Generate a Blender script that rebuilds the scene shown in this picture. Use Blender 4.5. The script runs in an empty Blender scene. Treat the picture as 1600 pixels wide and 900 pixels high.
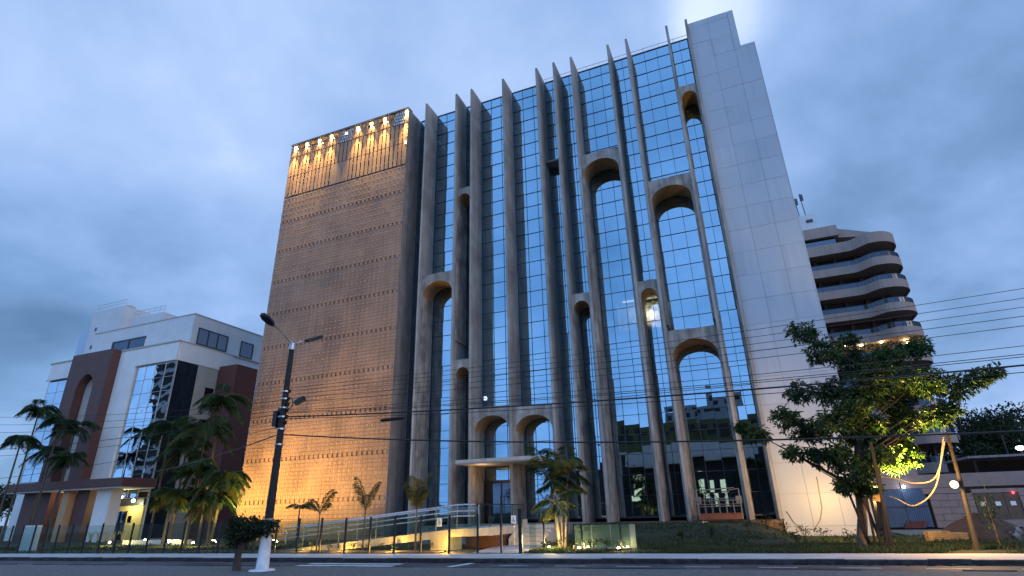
import bpy, math, random
import numpy as np
from mathutils import Vector, Matrix

# ------------------------------------------------------------------ scene, camera
S = bpy.context.scene
COL = S.collection
RNG = random.Random(7)
R = math.radians
S.render.engine = 'CYCLES'
S.cycles.use_denoising = True
S.cycles.max_bounces = 7
S.cycles.glossy_bounces = 3
S.cycles.transparent_max_bounces = 12
S.cycles.sample_clamp_indirect = 4.0
S.view_settings.view_transform = 'Standard'
S.view_settings.look = 'None'
S.view_settings.exposure = 0.0
S.view_settings.gamma = 1.0

EYE = 1.6
FPX = 860.4
PITCH, ROLL, YAW = 0.38638, -0.02577, -0.38578


def cam_axes():
    cy, sy = math.cos(YAW), math.sin(YAW)
    fwd, right, up = Vector((sy, cy, 0)), Vector((cy, -sy, 0)), Vector((0, 0, 1))
    F = fwd * math.cos(PITCH) + up * math.sin(PITCH)
    U = -fwd * math.sin(PITCH) + up * math.cos(PITCH)
    r = right * math.cos(ROLL) + U * math.sin(ROLL)
    u = -right * math.sin(ROLL) + U * math.cos(ROLL)
    return r, u, F


AX_R, AX_U, AX_F = cam_axes()
cam_data = bpy.data.cameras.new('camera')
cam = bpy.data.objects.new('camera', cam_data)
COL.objects.link(cam)
cam_data.sensor_width = 36.0
cam_data.lens = FPX / 1600 * 36.0
cam_data.clip_start = 0.1
cam_data.clip_end = 5000
M = Matrix((AX_R, AX_U, -AX_F)).transposed().to_4x4()
M.translation = Vector((0, 0, EYE))
cam.matrix_world = M
S.camera = cam


def ray(x, y):
    return AX_R * ((x - 800) / FPX) - AX_U * ((y - 450) / FPX) + AX_F


def at(x, y, Y):
    """Survey helper: the place on the vertical plane at distance Y seen at photo pixel (x, y)."""
    d = ray(x, y)
    t = Y / d.y
    return Vector((d.x * t, Y, EYE + d.z * t))


def px(P):
    v = Vector(P) - Vector((0, 0, EYE))
    w = max(v.dot(AX_F), 1e-3)
    return 800 + FPX * v.dot(AX_R) / w, 450 - FPX * v.dot(AX_U) / w


# ------------------------------------------------------------------ sky and sun
SUN_EL, SUN_AZ = R(9), R(112)      # azimuth from +Y towards +X : afterglow on the right
W = bpy.data.worlds.new('World')
S.world = W
W.use_nodes = True
nt = W.node_tree
nt.nodes.clear()


def node(tree, kind, **kw):
    n = tree.nodes.new(kind)
    for k, v in kw.items():
        setattr(n, k, v)
    return n


def mathn(tree, op, a, b=None, clamp=False):
    n = node(tree, 'ShaderNodeMath', operation=op, use_clamp=clamp)
    for i, v in enumerate((a, b)):
        if v is None:
            continue
        if isinstance(v, (int, float)):
            n.inputs[i].default_value = v
        else:
            tree.links.new(v, n.inputs[i])
    return n.outputs[0]


def build_world():
    L = nt.links.new
    out = node(nt, 'ShaderNodeOutputWorld')
    sky = node(nt, 'ShaderNodeTexSky', sky_type='NISHITA', sun_disc=False)
    sky.sun_elevation, sky.sun_rotation = SUN_EL, SUN_AZ
    sky.altitude, sky.air_density, sky.dust_density, sky.ozone_density = 20, 1.0, 0.6, 4.0
    bg_sky = node(nt, 'ShaderNodeBackground')
    bg_sky.inputs['Strength'].default_value = 0.12
    L(sky.outputs[0], bg_sky.inputs['Color'])
    tc = node(nt, 'ShaderNodeTexCoord')
    sep = node(nt, 'ShaderNodeSeparateXYZ')
    L(tc.outputs['Generated'], sep.inputs[0])
    zz = mathn(nt, 'ADD', mathn(nt, 'MAXIMUM', sep.outputs['Z'], 0.0), 0.42)
    cmb = node(nt, 'ShaderNodeCombineXYZ')
    L(mathn(nt, 'DIVIDE', sep.outputs['X'], zz), cmb.inputs['X'])
    L(mathn(nt, 'DIVIDE', sep.outputs['Y'], zz), cmb.inputs['Y'])
    n1 = node(nt, 'ShaderNodeTexNoise')
    n1.inputs['Scale'].default_value = 1.9
    n1.inputs['Detail'].default_value = 7
    n1.inputs['Roughness'].default_value = 0.52
    n1.inputs['Distortion'].default_value = 0.35
    L(cmb.outputs[0], n1.inputs['Vector'])
    n2 = node(nt, 'ShaderNodeTexNoise')
    n2.inputs['Scale'].default_value = 6.0
    n2.inputs['Detail'].default_value = 6
    n2.inputs['Roughness'].default_value = 0.5
    L(cmb.outputs[0], n2.inputs['Vector'])
    f = mathn(nt, 'MULTIPLY', mathn(nt, 'SUBTRACT', n1.outputs[0], 0.5), 1.0)
    f = mathn(nt, 'ADD', f, mathn(nt, 'MULTIPLY', mathn(nt, 'SUBTRACT', n2.outputs[0], 0.5), 0.42))
    f = mathn(nt, 'ADD', f, 0.56)
    # broad lighter and darker cloud masses
    for (x, y, wid, amp) in CLOUD_MASSES:
        d = ray(x, y).normalized()
        dot = node(nt, 'ShaderNodeVectorMath', operation='DOT_PRODUCT')
        L(tc.outputs['Generated'], dot.inputs[0])
        dot.inputs[1].default_value = d
        mr = node(nt, 'ShaderNodeMapRange', interpolation_type='SMOOTHSTEP')
        L(dot.outputs['Value'], mr.inputs['Value'])
        mr.inputs['From Min'].default_value = math.cos(R(wid))
        mr.inputs['From Max'].default_value = 1.0
        mr.inputs['To Min'].default_value = 0.0
        mr.inputs['To Max'].default_value = amp
        f = mathn(nt, 'ADD', f, mr.outputs[0])
    ramp = node(nt, 'ShaderNodeValToRGB')
    L(f, ramp.inputs[0])
    cr = ramp.color_ramp
    cols = [(0.08, (0.105, 0.20, 0.38)), (0.36, (0.19, 0.335, 0.60)), (0.58, (0.315, 0.48, 0.82)),
            (0.80, (0.45, 0.61, 0.94)), (1.0, (0.74, 0.88, 1.0))]
    while len(cr.elements) < len(cols):
        cr.elements.new(0.5)
    for e, (p, c) in zip(cr.elements, cols):
        e.position = p
        e.color = (*c, 1)
    bg_c = node(nt, 'ShaderNodeBackground')
    bg_c.inputs['Strength'].default_value = CLOUD_STRENGTH
    # the western side behind the viewer is clearer and lighter
    back = node(nt, 'ShaderNodeMapRange', interpolation_type='SMOOTHSTEP')
    L(sep.outputs['Y'], back.inputs['Value'])
    back.inputs['From Min'].default_value, back.inputs['From Max'].default_value = 0.15, -0.75
    back.inputs['To Min'].default_value, back.inputs['To Max'].default_value = 0.0, 1.0
    tone = node(nt, 'ShaderNodeMix', data_type='RGBA')
    L(back.outputs[0], tone.inputs['Factor'])
    tone.inputs['A'].default_value = (1, 1, 1, 1)
    tone.inputs['B'].default_value = (1.35, 1.68, 1.88, 1)
    scl = node(nt, 'ShaderNodeVectorMath', operation='MULTIPLY')
    L(ramp.outputs[0], scl.inputs[0])
    L(tone.outputs['Result'], scl.inputs[1])
    L(scl.outputs[0], bg_c.inputs['Color'])
    mix = node(nt, 'ShaderNodeMixShader')
    mix.inputs[0].default_value = 0.86
    L(bg_sky.outputs[0], mix.inputs[1])
    L(bg_c.outputs[0], mix.inputs[2])
    L(mix.outputs[0], out.inputs['Surface'])


CLOUD_STRENGTH = 1.2
CLOUD_MASSES = [(1125, 8, 6.5, 0.34), (860, 30, 16, 0.10), (500, 130, 28, 0.10), (130, 80, 28, 0.04),
                (90, 440, 13, -0.17), (330, 405, 9, -0.12), (1560, 300, 22, -0.11), (60, 700, 18, -0.16),
                (1320, 60, 14, -0.02)]
build_world()

sun_d = bpy.data.lights.new('sun', 'SUN')
sun_d.energy = 0.5
sun_d.angle = R(26)
sun_d.color = (1.0, 0.80, 0.62)
sun = bpy.data.objects.new('sun', sun_d)
COL.objects.link(sun)
dir_to_sun = Vector((math.sin(SUN_AZ) * math.cos(SUN_EL), math.cos(SUN_AZ) * math.cos(SUN_EL), math.sin(SUN_EL)))
sun.rotation_euler = dir_to_sun.to_track_quat('Z', 'Y').to_euler()

# ------------------------------------------------------------------ materials
MATS = {}


def material(name, color, rough=0.7, var=0.0, scale=2.0, bump=0.0, metallic=0.0, streak=0.0, spec=0.5,
             dirt=None, dirt_scale=0.6, dirt_amt=0.0, detail=6, bump_scale=None):
    if name in MATS:
        return MATS[name]
    m = bpy.data.materials.new(name)
    m.use_nodes = True
    t = m.node_tree
    b = t.nodes['Principled BSDF']
    b.inputs['Base Color'].default_value = (*color, 1)
    b.inputs['Roughness'].default_value = rough
    b.inputs['Metallic'].default_value = metallic
    b.inputs['Specular IOR Level'].default_value = spec
    L = t.links.new
    if var or bump or streak or dirt_amt:
        tc = node(t, 'ShaderNodeTexCoord')
        nz = node(t, 'ShaderNodeTexNoise')
        nz.inputs['Scale'].default_value = scale
        nz.inputs['Detail'].default_value = detail
        L(tc.outputs['Object'], nz.inputs['Vector'])
        col = None
        if var:
            mr = node(t, 'ShaderNodeMapRange')
            L(nz.outputs[0], mr.inputs['Value'])
            mr.inputs['From Min'].default_value, mr.inputs['From Max'].default_value = 0.25, 0.75
            mr.inputs['To Min'].default_value, mr.inputs['To Max'].default_value = 1 - var, 1 + var
            mx = node(t, 'ShaderNodeVectorMath', operation='SCALE')
            mx.inputs[0].default_value = color
            L(mr.outputs[0], mx.inputs['Scale'])
            col = mx.outputs[0]
        if streak:
            mp = node(t, 'ShaderNodeMapping')
            mp.inputs['Scale'].default_value = (1.6, 1.6, 0.12)
            L(tc.outputs['Object'], mp.inputs['Vector'])
            ns = node(t, 'ShaderNodeTexNoise')
            ns.inputs['Scale'].default_value = 2.2
            ns.inputs['Detail'].default_value = 5
            L(mp.outputs[0], ns.inputs['Vector'])
            mr2 = node(t, 'ShaderNodeMapRange')
            L(ns.outputs[0], mr2.inputs['Value'])
            mr2.inputs['From Min'].default_value, mr2.inputs['From Max'].default_value = 0.35, 0.7
            mr2.inputs['To Min'].default_value, mr2.inputs['To Max'].default_value = 1 + streak * 0.4, 1 - streak
            m2 = node(t, 'ShaderNodeVectorMath', operation='SCALE')
            if col is None:
                m2.inputs[0].default_value = color
            else:
                L(col, m2.inputs[0])
            L(mr2.outputs[0], m2.inputs['Scale'])
            col = m2.outputs[0]
        if dirt_amt:
            nd = node(t, 'ShaderNodeTexNoise')
            nd.inputs['Scale'].default_value = dirt_scale
            nd.inputs['Detail'].default_value = 8
            L(tc.outputs['Object'], nd.inputs['Vector'])
            mr3 = node(t, 'ShaderNodeMapRange')
            L(nd.outputs[0], mr3.inputs['Value'])
            mr3.inputs['From Min'].default_value, mr3.inputs['From Max'].default_value = 0.48, 0.66
            mr3.inputs['To Max'].default_value = dirt_amt
            mx3 = node(t, 'ShaderNodeMix', data_type='RGBA')
            L(mr3.outputs[0], mx3.inputs['Factor'])
            if col is None:
                mx3.inputs['A'].default_value = (*color, 1)
            else:
                L(col, mx3.inputs['A'])
            mx3.inputs['B'].default_value = (*dirt, 1)
            col = mx3.outputs['Result']
        if col is not None:
            L(col, b.inputs['Base Color'])
        if bump:
            nb = nz
            if bump_scale:
                nb = node(t, 'ShaderNodeTexNoise')
                nb.inputs['Scale'].default_value = bump_scale
                nb.inputs['Detail'].default_value = 6
                L(tc.outputs['Object'], nb.inputs['Vector'])
            bp = node(t, 'ShaderNodeBump')
            bp.inputs['Strength'].default_value = bump
            bp.inputs['Distance'].default_value = 0.02
            L(nb.outputs[0], bp.inputs['Height'])
            L(bp.outputs[0], b.inputs['Normal'])
    MATS[name] = m
    return m


def emission(name, color, strength):
    m = bpy.data.materials.new(name)
    m.use_nodes = True
    t = m.node_tree
    t.nodes.clear()
    e = node(t, 'ShaderNodeEmission')
    e.inputs['Color'].default_value = (*color, 1)
    e.inputs['Strength'].default_value = strength
    o = node(t, 'ShaderNodeOutputMaterial')
    t.links.new(e.outputs[0], o.inputs['Surface'])
    MATS[name] = m
    return m


def mirror_glass(name, tint, see=0.12, see_tint=(0.5, 0.6, 0.7), rough=0.01, wav=0.0):
    """Coated facade glass: a tinted mirror that lets a little of the inside through."""
    m = bpy.data.materials.new(name)
    m.use_nodes = True
    t = m.node_tree
    t.nodes.clear()
    L = t.links.new
    g = node(t, 'ShaderNodeBsdfAnisotropic') if False else node(t, 'ShaderNodeBsdfGlossy')
    g.inputs['Color'].default_value = (*tint, 1)
    g.inputs['Roughness'].default_value = rough
    tr = node(t, 'ShaderNodeBsdfTransparent')
    tr.inputs['Color'].default_value = (*see_tint, 1)
    mx = node(t, 'ShaderNodeMixShader')
    mx.inputs[0].default_value = see
    L(g.outputs[0], mx.inputs[1])
    L(tr.outputs[0], mx.inputs[2])
    if wav:
        tc = node(t, 'ShaderNodeTexCoord')
        nz = node(t, 'ShaderNodeTexNoise')
        nz.inputs['Scale'].default_value = 0.55
        nz.inputs['Detail'].default_value = 1
        L(tc.outputs['Object'], nz.inputs['Vector'])
        bp = node(t, 'ShaderNodeBump')
        bp.inputs['Strength'].default_value = 1.0
        bp.inputs['Distance'].default_value = wav
        L(nz.outputs[0], bp.inputs['Height'])
        L(bp.outputs[0], g.inputs['Normal'])
    o = node(t, 'ShaderNodeOutputMaterial')
    L(mx.outputs[0], o.inputs['Surface'])
    MATS[name] = m
    return m


def clear_glass(name, tint=(0.8, 0.9, 0.88), refl=0.12):
    m = bpy.data.materials.new(name)
    m.use_nodes = True
    t = m.node_tree
    t.nodes.clear()
    L = t.links.new
    g = node(t, 'ShaderNodeBsdfGlossy')
    g.inputs['Color'].default_value = (0.9, 0.95, 0.95, 1)
    g.inputs['Roughness'].default_value = 0.03
    tr = node(t, 'ShaderNodeBsdfTransparent')
    tr.inputs['Color'].default_value = (*tint, 1)
    mx = node(t, 'ShaderNodeMixShader')
    mx.inputs[0].default_value = 1 - refl
    L(g.outputs[0], mx.inputs[1])
    L(tr.outputs[0], mx.inputs[2])
    o = node(t, 'ShaderNodeOutputMaterial')
    L(mx.outputs[0], o.inputs['Surface'])
    MATS[name] = m
    return m


def leaf_mat(name, color, rough=0.45):
    m = bpy.data.materials.new(name)
    m.use_nodes = True
    t = m.node_tree
    b = t.nodes['Principled BSDF']
    L = t.links.new
    tc = node(t, 'ShaderNodeTexCoord')
    nz = node(t, 'ShaderNodeTexNoise')
    nz.inputs['Scale'].default_value = 1.7
    nz.inputs['Detail'].default_value = 4
    L(tc.outputs['Object'], nz.inputs['Vector'])
    mr = node(t, 'ShaderNodeMapRange')
    L(nz.outputs[0], mr.inputs['Value'])
    mr.inputs['From Min'].default_value, mr.inputs['From Max'].default_value = 0.3, 0.7
    mr.inputs['To Min'].default_value, mr.inputs['To Max'].default_value = 0.65, 1.35
    sc = node(t, 'ShaderNodeVectorMath', operation='SCALE')
    sc.inputs[0].default_value = color
    L(mr.outputs[0], sc.inputs['Scale'])
    L(sc.outputs[0], b.inputs['Base Color'])
    b.inputs['Roughness'].default_value = rough
    trn = node(t, 'ShaderNodeBsdfTranslucent')
    L(sc.outputs[0], trn.inputs['Color'])
    mx = node(t, 'ShaderNodeMixShader')
    mx.inputs[0].default_value = 0.42
    o = t.nodes['Material Output']
    L(b.outputs[0], mx.inputs[1])
    L(trn.outputs[0], mx.inputs[2])
    L(mx.outputs[0], o.inputs['Surface'])
    MATS[name] = m
    return m


CONC = material('weathered_concrete', (0.37, 0.33, 0.295), 0.85, var=0.22, scale=0.9, bump=0.25, streak=0.2, bump_scale=9,
                dirt=(0.14, 0.115, 0.095), dirt_scale=0.35, dirt_amt=0.45)
CONC_D = material('stained_dark_concrete', (0.24, 0.21, 0.19), 0.88, var=0.25, scale=1.2, bump=0.25, streak=0.3, bump_scale=9)
CONC_L = material('pale_concrete', (0.52, 0.45, 0.37), 0.8, var=0.14, scale=2.0, bump=0.15, bump_scale=14, streak=0.12)
ARCHC = material('arch_concrete', (0.38, 0.315, 0.265), 0.85, var=0.28, scale=1.6, bump=0.25, streak=0.45, bump_scale=9,
                 dirt=(0.10, 0.08, 0.07), dirt_scale=0.9, dirt_amt=0.6)
SOFFIT = material('ochre_soffit_paint', (0.34, 0.20, 0.09), 0.8, var=0.2, scale=2.0)
WHITEP = material('pale_blue_grey_panel', (0.45, 0.455, 0.485), 0.34, var=0.05, scale=0.4, spec=0.5)
JOINT = material('panel_joint', (0.22, 0.23, 0.26), 0.8)
WHITEP2 = material('pale_blue_grey_panel_b', (0.438, 0.443, 0.473), 0.36, var=0.06, scale=0.3, spec=0.5, streak=0.08)
WHITEP3 = material('pale_blue_grey_panel_c', (0.462, 0.467, 0.495), 0.4, var=0.06, scale=0.3, spec=0.5, streak=0.1)
BROWN = material('brown_screen_tile', (0.40, 0.215, 0.125), 0.62, var=0.2, scale=0.45, bump=0.0, dirt=(0.18, 0.10, 0.065),
                 dirt_scale=0.35, dirt_amt=0.5, streak=0.12)
BROWN_L = material('tan_screen_boss', (0.45, 0.255, 0.155), 0.6, var=0.12, scale=1.0)
TANWALL = material('tan_backing_wall', (0.46, 0.30, 0.16), 0.8, var=0.15, scale=1.0)
DARKWALL = material('dark_backing_wall', (0.06, 0.045, 0.035), 0.8)
MULL = material('dark_aluminium', (0.045, 0.052, 0.065), 0.4, metallic=0.4)
BLACKM = material('black_metal', (0.018, 0.018, 0.02), 0.45, metallic=0.3)
GREYM = material('galvanised_steel', (0.42, 0.43, 0.45), 0.4, metallic=0.8, var=0.1, scale=3)
STEEL = material('brushed_handrail', (0.75, 0.76, 0.78), 0.25, metallic=0.9)
RUBBER = material('cable_sheath', (0.012, 0.012, 0.014), 0.6)
HOSE = material('pale_conduit', (0.34, 0.27, 0.19), 0.6)
WHITE = material('white_paint', (0.76, 0.76, 0.78), 0.65, var=0.1, scale=4, dirt=(0.30, 0.28, 0.26), dirt_scale=3.5, dirt_amt=0.4, bump=.3, bump_scale=20)
POLE = material('dark_pole_concrete', (0.02, 0.018, 0.019), 0.8, var=0.25, scale=6, bump=0.2)
ASPH = material('asphalt', (0.055, 0.053, 0.062), 0.78, var=0.16, scale=18, bump=0.25, dirt=(0.105, 0.098, 0.105), dirt_scale=0.7,
                dirt_amt=0.8, bump_scale=60)
PAVE = material('pavement_concrete', (0.46, 0.45, 0.45), 0.85, var=0.12, scale=2, bump=0.2, dirt=(0.33, 0.32, 0.31), dirt_scale=0.8,
                dirt_amt=0.6, bump_scale=25)
KERBM = material('grimy_kerb', (0.022, 0.02, 0.021), 0.9, var=0.4, scale=4, bump=0.4, dirt=(0.10, 0.098, 0.098), dirt_scale=3.0,
                 dirt_amt=0.3)
MEDM = material('median_cobble_ground', (0.13, 0.125, 0.12), 0.9, var=0.5, scale=9, bump=0.5)
SOIL = material('soil', (0.12, 0.075, 0.045), 0.95, var=0.35, scale=2.5, bump=0.5, bump_scale=12)
MOUND = material('red_brown_earth', (0.075, 0.04, 0.025), 0.95, var=0.35, scale=3, bump=0.6, bump_scale=9)
LAWN = material('lawn_soil', (0.03, 0.034, 0.014), 0.95, var=0.45, scale=1.6, bump=0.5, bump_scale=16)
GROUND = material('far_ground', (0.08, 0.075, 0.065), 0.95, var=0.3, scale=0.2)
PAINT = material('road_paint', (0.72, 0.71, 0.72), 0.7, var=0.12, scale=8, dirt=(0.16, 0.16, 0.17), dirt_scale=5, dirt_amt=0.45)
REDBR = material('red_brown_cladding', (0.105, 0.042, 0.034), 0.6, var=0.14, scale=1.2, streak=0.15)
BRICK = material('red_brick', (0.13, 0.042, 0.032), 0.8, var=0.25, scale=5, bump=0.2)
OFFW = material('white_render', (0.77, 0.73, 0.69), 0.75, var=0.07, scale=0.7, streak=0.05)
OFFW2 = material('grey_white_render', (0.64, 0.62, 0.61), 0.8, var=0.06, scale=0.7, streak=0.05)
BEIGE = material('beige_render', (0.46, 0.40, 0.33), 0.8, var=0.12, scale=1)
PINKB = material('pinkish_balcony_render', (0.35, 0.255, 0.215), 0.75, var=0.08, scale=0.8, streak=0.15)
RECESS = material('dark_recess', (0.05, 0.04, 0.036), 0.8, var=0.2, scale=1)
BLUEG = material('blue_metal_sheet', (0.07, 0.13, 0.24), 0.5, var=0.15, scale=2, metallic=0.2)
GATEB = material('brown_gate_board', (0.11, 0.075, 0.05), 0.7, var=0.2, scale=3)
BLOCKW = material('grey_block', (0.25, 0.195, 0.18), 0.85, var=0.12, scale=3, bump=0.2)
WOODL = material('sawn_timber', (0.40, 0.24, 0.09), 0.75, var=0.25, scale=5)
WOODD = material('dark_stake_wood', (0.013, 0.009, 0.007), 0.85, var=0.3, scale=6)
BARK = material('tree_bark', (0.12, 0.075, 0.042), 0.9, var=0.35, scale=6, bump=0.6, bump_scale=14)
BARKD = material('dark_bark', (0.06, 0.045, 0.035), 0.9, var=0.35, scale=6, bump=0.5)
PALMT = material('palm_stem', (0.08, 0.065, 0.045), 0.85, var=0.3, scale=8, bump=0.3)
ROOFT = material('clay_tile_roof', (0.16, 0.075, 0.05), 0.8, var=0.2, scale=3)
PINK = material('rust_orange_paint', (0.17, 0.05, 0.025), 0.6, var=0.25, scale=4)
RUBBLE = material('grey_rubble', (0.22, 0.21, 0.21), 0.9, var=0.3, scale=6)
SIGNB = material('sign_blue', (0.02, 0.10, 0.42), 0.5)
SIGNW = material('sign_white', (0.8, 0.8, 0.8), 0.5)
INT_W = material('interior_cream', (0.7, 0.6, 0.42), 0.8)
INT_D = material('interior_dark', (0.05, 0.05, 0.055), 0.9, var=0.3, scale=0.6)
YEL_W = material('lobby_yellow_wall', (0.62, 0.52, 0.22), 0.8)

FACADE = mirror_glass('blue_mirror_glass', (0.42, 0.59, 0.70), 0.35, (0.55, 0.6, 0.65), 0.008, wav=0.004)
LEFTGL = mirror_glass('silver_mirror_glass', (0.42, 0.52, 0.60), 0.06, (0.4, 0.45, 0.5), 0.01, wav=0.02)
DARKGL = mirror_glass('dark_window_glass', (0.11, 0.13, 0.16), 0.1, (0.2, 0.22, 0.25), 0.03)
BALG = mirror_glass('balcony_glass', (0.09, 0.10, 0.12), 0.25, (0.2, 0.22, 0.25), 0.08)
CLEAR = clear_glass('clear_glass', (0.80, 0.88, 0.86), 0.045)
FROST = clear_glass('lit_glass', (0.62, 0.72, 0.66), 0.16)

L_TREE = [leaf_mat('leaf_deep_green', (0.028, 0.062, 0.022)), leaf_mat('leaf_mid_green', (0.045, 0.095, 0.028)),
          leaf_mat('leaf_fresh_green', (0.085, 0.14, 0.03))]
L_PALM = [leaf_mat('frond_green', (0.04, 0.085, 0.025)), leaf_mat('frond_dark_green', (0.025, 0.06, 0.02)),
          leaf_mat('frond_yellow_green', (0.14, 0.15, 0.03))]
L_DARK = [leaf_mat('shrub_dark_green', (0.018, 0.035, 0.014)), leaf_mat('shrub_mid_green', (0.03, 0.055, 0.02)),
          leaf_mat('shrub_olive_green', (0.05, 0.06, 0.02))]
L_GRASS = [leaf_mat('grass_green', (0.032, 0.062, 0.016), 0.7), leaf_mat('grass_dry', (0.07, 0.07, 0.025), 0.7)]

E_WARM = emission('lamp_warm', (1.0, 0.66, 0.24), 60)
E_BULB = emission('bulb_glow', (1.0, 0.66, 0.26), 9)
E_BED = emission('bed_lens_glow', (1.0, 0.62, 0.2), 5)
E_WHITE = emission('lamp_white', (0.9, 0.95, 1.0), 25)
E_DOWN = emission('downlight_glow', (1.0, 0.74, 0.34), 40)
E_RED = emission('red_lamp_glow', (1.0, 0.05, 0.08), 6)
E_SCREEN = emission('screen_lamp_glow', (1.0, 0.72, 0.34), 14)
E_ROOM = emission('room_light_glow', (1.0, 0.80, 0.50), 9)
E_WIN = emission('lit_window_glow', (0.95, 0.95, 0.62), 1.3)
E_LOBBY = emission('lobby_lamp_glow', (1.0, 0.92, 0.55), 8)

# ------------------------------------------------------------------ object helpers
BASE = {}


def props(o, label=None, cat=None, group=None, kind=None):
    for k, v in (('label', label), ('category', cat), ('group', group), ('kind', kind)):
        if v:
            o[k] = v
    return o


def thing(name, loc, label, cat, group=None):
    o = bpy.data.objects.new(name, None)
    COL.objects.link(o)
    o.location = loc
    o.empty_display_size = 0.2
    BASE[o.name] = Vector(loc)
    return props(o, label, cat, group)


class MB:
    def __init__(self):
        self.v, self.f, self.m = [], [], []

    def add(self, vs, fs, mi=0):
        n = len(self.v)
        self.v.extend([tuple(p) for p in vs])
        self.f.extend([tuple(n + i for i in q) for q in fs])
        self.m.extend([mi] * len(fs))
        return self

    def box(self, x0, x1, y0, y1, z0, z1, mi=0):
        vs = [(x, y, z) for z in (z0, z1) for y in (y0, y1) for x in (x0, x1)]
        fs = [(0, 2, 3, 1), (4, 5, 7, 6), (0, 1, 5, 4), (2, 6, 7, 3), (0, 4, 6, 2), (1, 3, 7, 5)]
        return self.add(vs, fs, mi)

    def obox(self, c, sx, sy, sz, rot=None, mi=0):
        rot = rot or Matrix.Identity(3)
        c = Vector(c)
        vs = [c + rot @ Vector((x * sx / 2, y * sy / 2, z * sz / 2)) for z in (-1, 1) for y in (-1, 1) for x in (-1, 1)]
        fs = [(0, 2, 3, 1), (4, 5, 7, 6), (0, 1, 5, 4), (2, 6, 7, 3), (0, 4, 6, 2), (1, 3, 7, 5)]
        return self.add(vs, fs, mi)

    def beam(self, a, b, w, h, mi=0):
        a, b = Vector(a), Vector(b)
        d = b - a
        q = d.to_track_quat('Y', 'Z').to_matrix()
        return self.obox((a + b) / 2, w, d.length, h, q, mi)

    def tube(self, pts, radii, n=8, mi=0, cap=True):
        pts = [Vector(p) for p in pts]
        if isinstance(radii, (int, float)):
            radii = [radii] * len(pts)
        vs, fs = [], []
        ref = None
        for i, p in enumerate(pts):
            d = (pts[min(i + 1, len(pts) - 1)] - pts[max(i - 1, 0)]).normalized()
            if ref is None or abs(d.dot(ref)) > 0.98:
                ref = Vector((1, 0, 0)) if abs(d.x) < 0.8 else Vector((0, 1, 0))
            a = d.cross(ref).normalized()
            b = d.cross(a)
            ref = -b.cross(d).normalized() if False else ref
            for k in range(n):
                t = 2 * math.pi * k / n
                vs.append(p + (a * math.cos(t) + b * math.sin(t)) * radii[i])
        for i in range(len(pts) - 1):
            for k in range(n):
                k2 = (k + 1) % n
                fs.append((i * n + k, i * n + k2, (i + 1) * n + k2, (i + 1) * n + k))
        if cap:
            fs.append(tuple(range(n)))
            fs.append(tuple((len(pts) - 1) * n + k for k in reversed(range(n))))
        return self.add(vs, fs, mi)

    def ball(self, c, r, n=10, sz=1.0, mi=0):
        c = Vector(c)
        vs, fs = [c + Vector((0, 0, -r * sz))], []
        rings = max(n // 2, 3)
        for i in range(1, rings):
            ph = -math.pi / 2 + math.pi * i / rings
            for k in range(n):
                t = 2 * math.pi * k / n
                vs.append(c + Vector((r * math.cos(ph) * math.cos(t), r * math.cos(ph) * math.sin(t), r * sz * math.sin(ph))))
        vs.append(c + Vector((0, 0, r * sz)))
        for k in range(n):
            fs.append((0, 1 + (k + 1) % n, 1 + k))
        for i in range(rings - 2):
            for k in range(n):
                a = 1 + i * n + k
                b = 1 + i * n + (k + 1) % n
                fs.append((a, b, b + n, a + n))
        last = len(vs) - 1
        o = 1 + (rings - 2) * n
        for k in range(n):
            fs.append((last, o + k, o + (k + 1) % n))
        return self.add(vs, fs, mi)

    def prism(self, poly, axis, a, b, mi=0):
        """poly: 2-D outline; extruded along axis 'x','y' or 'z' from a to b."""
        n = len(poly)
        def P(u, v, t):
            return {'y': (u, t, v), 'z': (u, v, t), 'x': (t, u, v)}[axis]
        vs = [P(u, v, a) for u, v in poly] + [P(u, v, b) for u, v in poly]
        fs = [tuple(range(n)), tuple(range(2 * n - 1, n - 1, -1))]
        fs += [(i, i + n, (i + 1) % n + n, (i + 1) % n) for i in range(n)]
        return self.add(vs, fs, mi)

    def build(self, name, mat, parent=None, base=None, smooth=False):
        me = bpy.data.meshes.new(name)
        if parent is not None:
            off = BASE[parent.name]
        else:
            off = Vector(base) if base is not None else Vector((0, 0, 0))
        me.from_pydata([(p[0] - off.x, p[1] - off.y, p[2] - off.z) for p in self.v], [], self.f)
        mats = mat if isinstance(mat, (list, tuple)) else [mat]
        for m in mats:
            me.materials.append(m)
        if len(mats) > 1:
            me.polygons.foreach_set('material_index', self.m)
        if smooth:
            me.polygons.foreach_set('use_smooth', [True] * len(self.f))
        me.update()
        o = bpy.data.objects.new(name, me)
        COL.objects.link(o)
        if parent is not None:
            o.parent = parent
        else:
            o.location = off
        BASE[o.name] = off
        return o


def shared(name, me, parent, loc, rot=(0, 0, 0), scale=(1, 1, 1)):
    o = bpy.data.objects.new(name, me)
    COL.objects.link(o)
    o.parent = parent
    o.location = Vector(loc) - BASE[parent.name]
    o.rotation_euler = rot
    o.scale = scale
    return o


def kids(o):
    return [c for c in bpy.data.objects if c.parent == o]


def dup(o, loc, rz=0.0, label=None, scale=None, parent=None):
    ch = kids(o)
    c = o.copy()
    COL.objects.link(c)
    if parent is not None:
        c.parent = parent
    else:
        c.location = loc
        c.rotation_euler = (0, 0, rz)
        if scale:
            c.scale = (scale,) * 3
        BASE[c.name] = Vector(loc)
    if label:
        c['label'] = label
    for k in ch:
        dup(k, None, parent=c)
    return c


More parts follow.
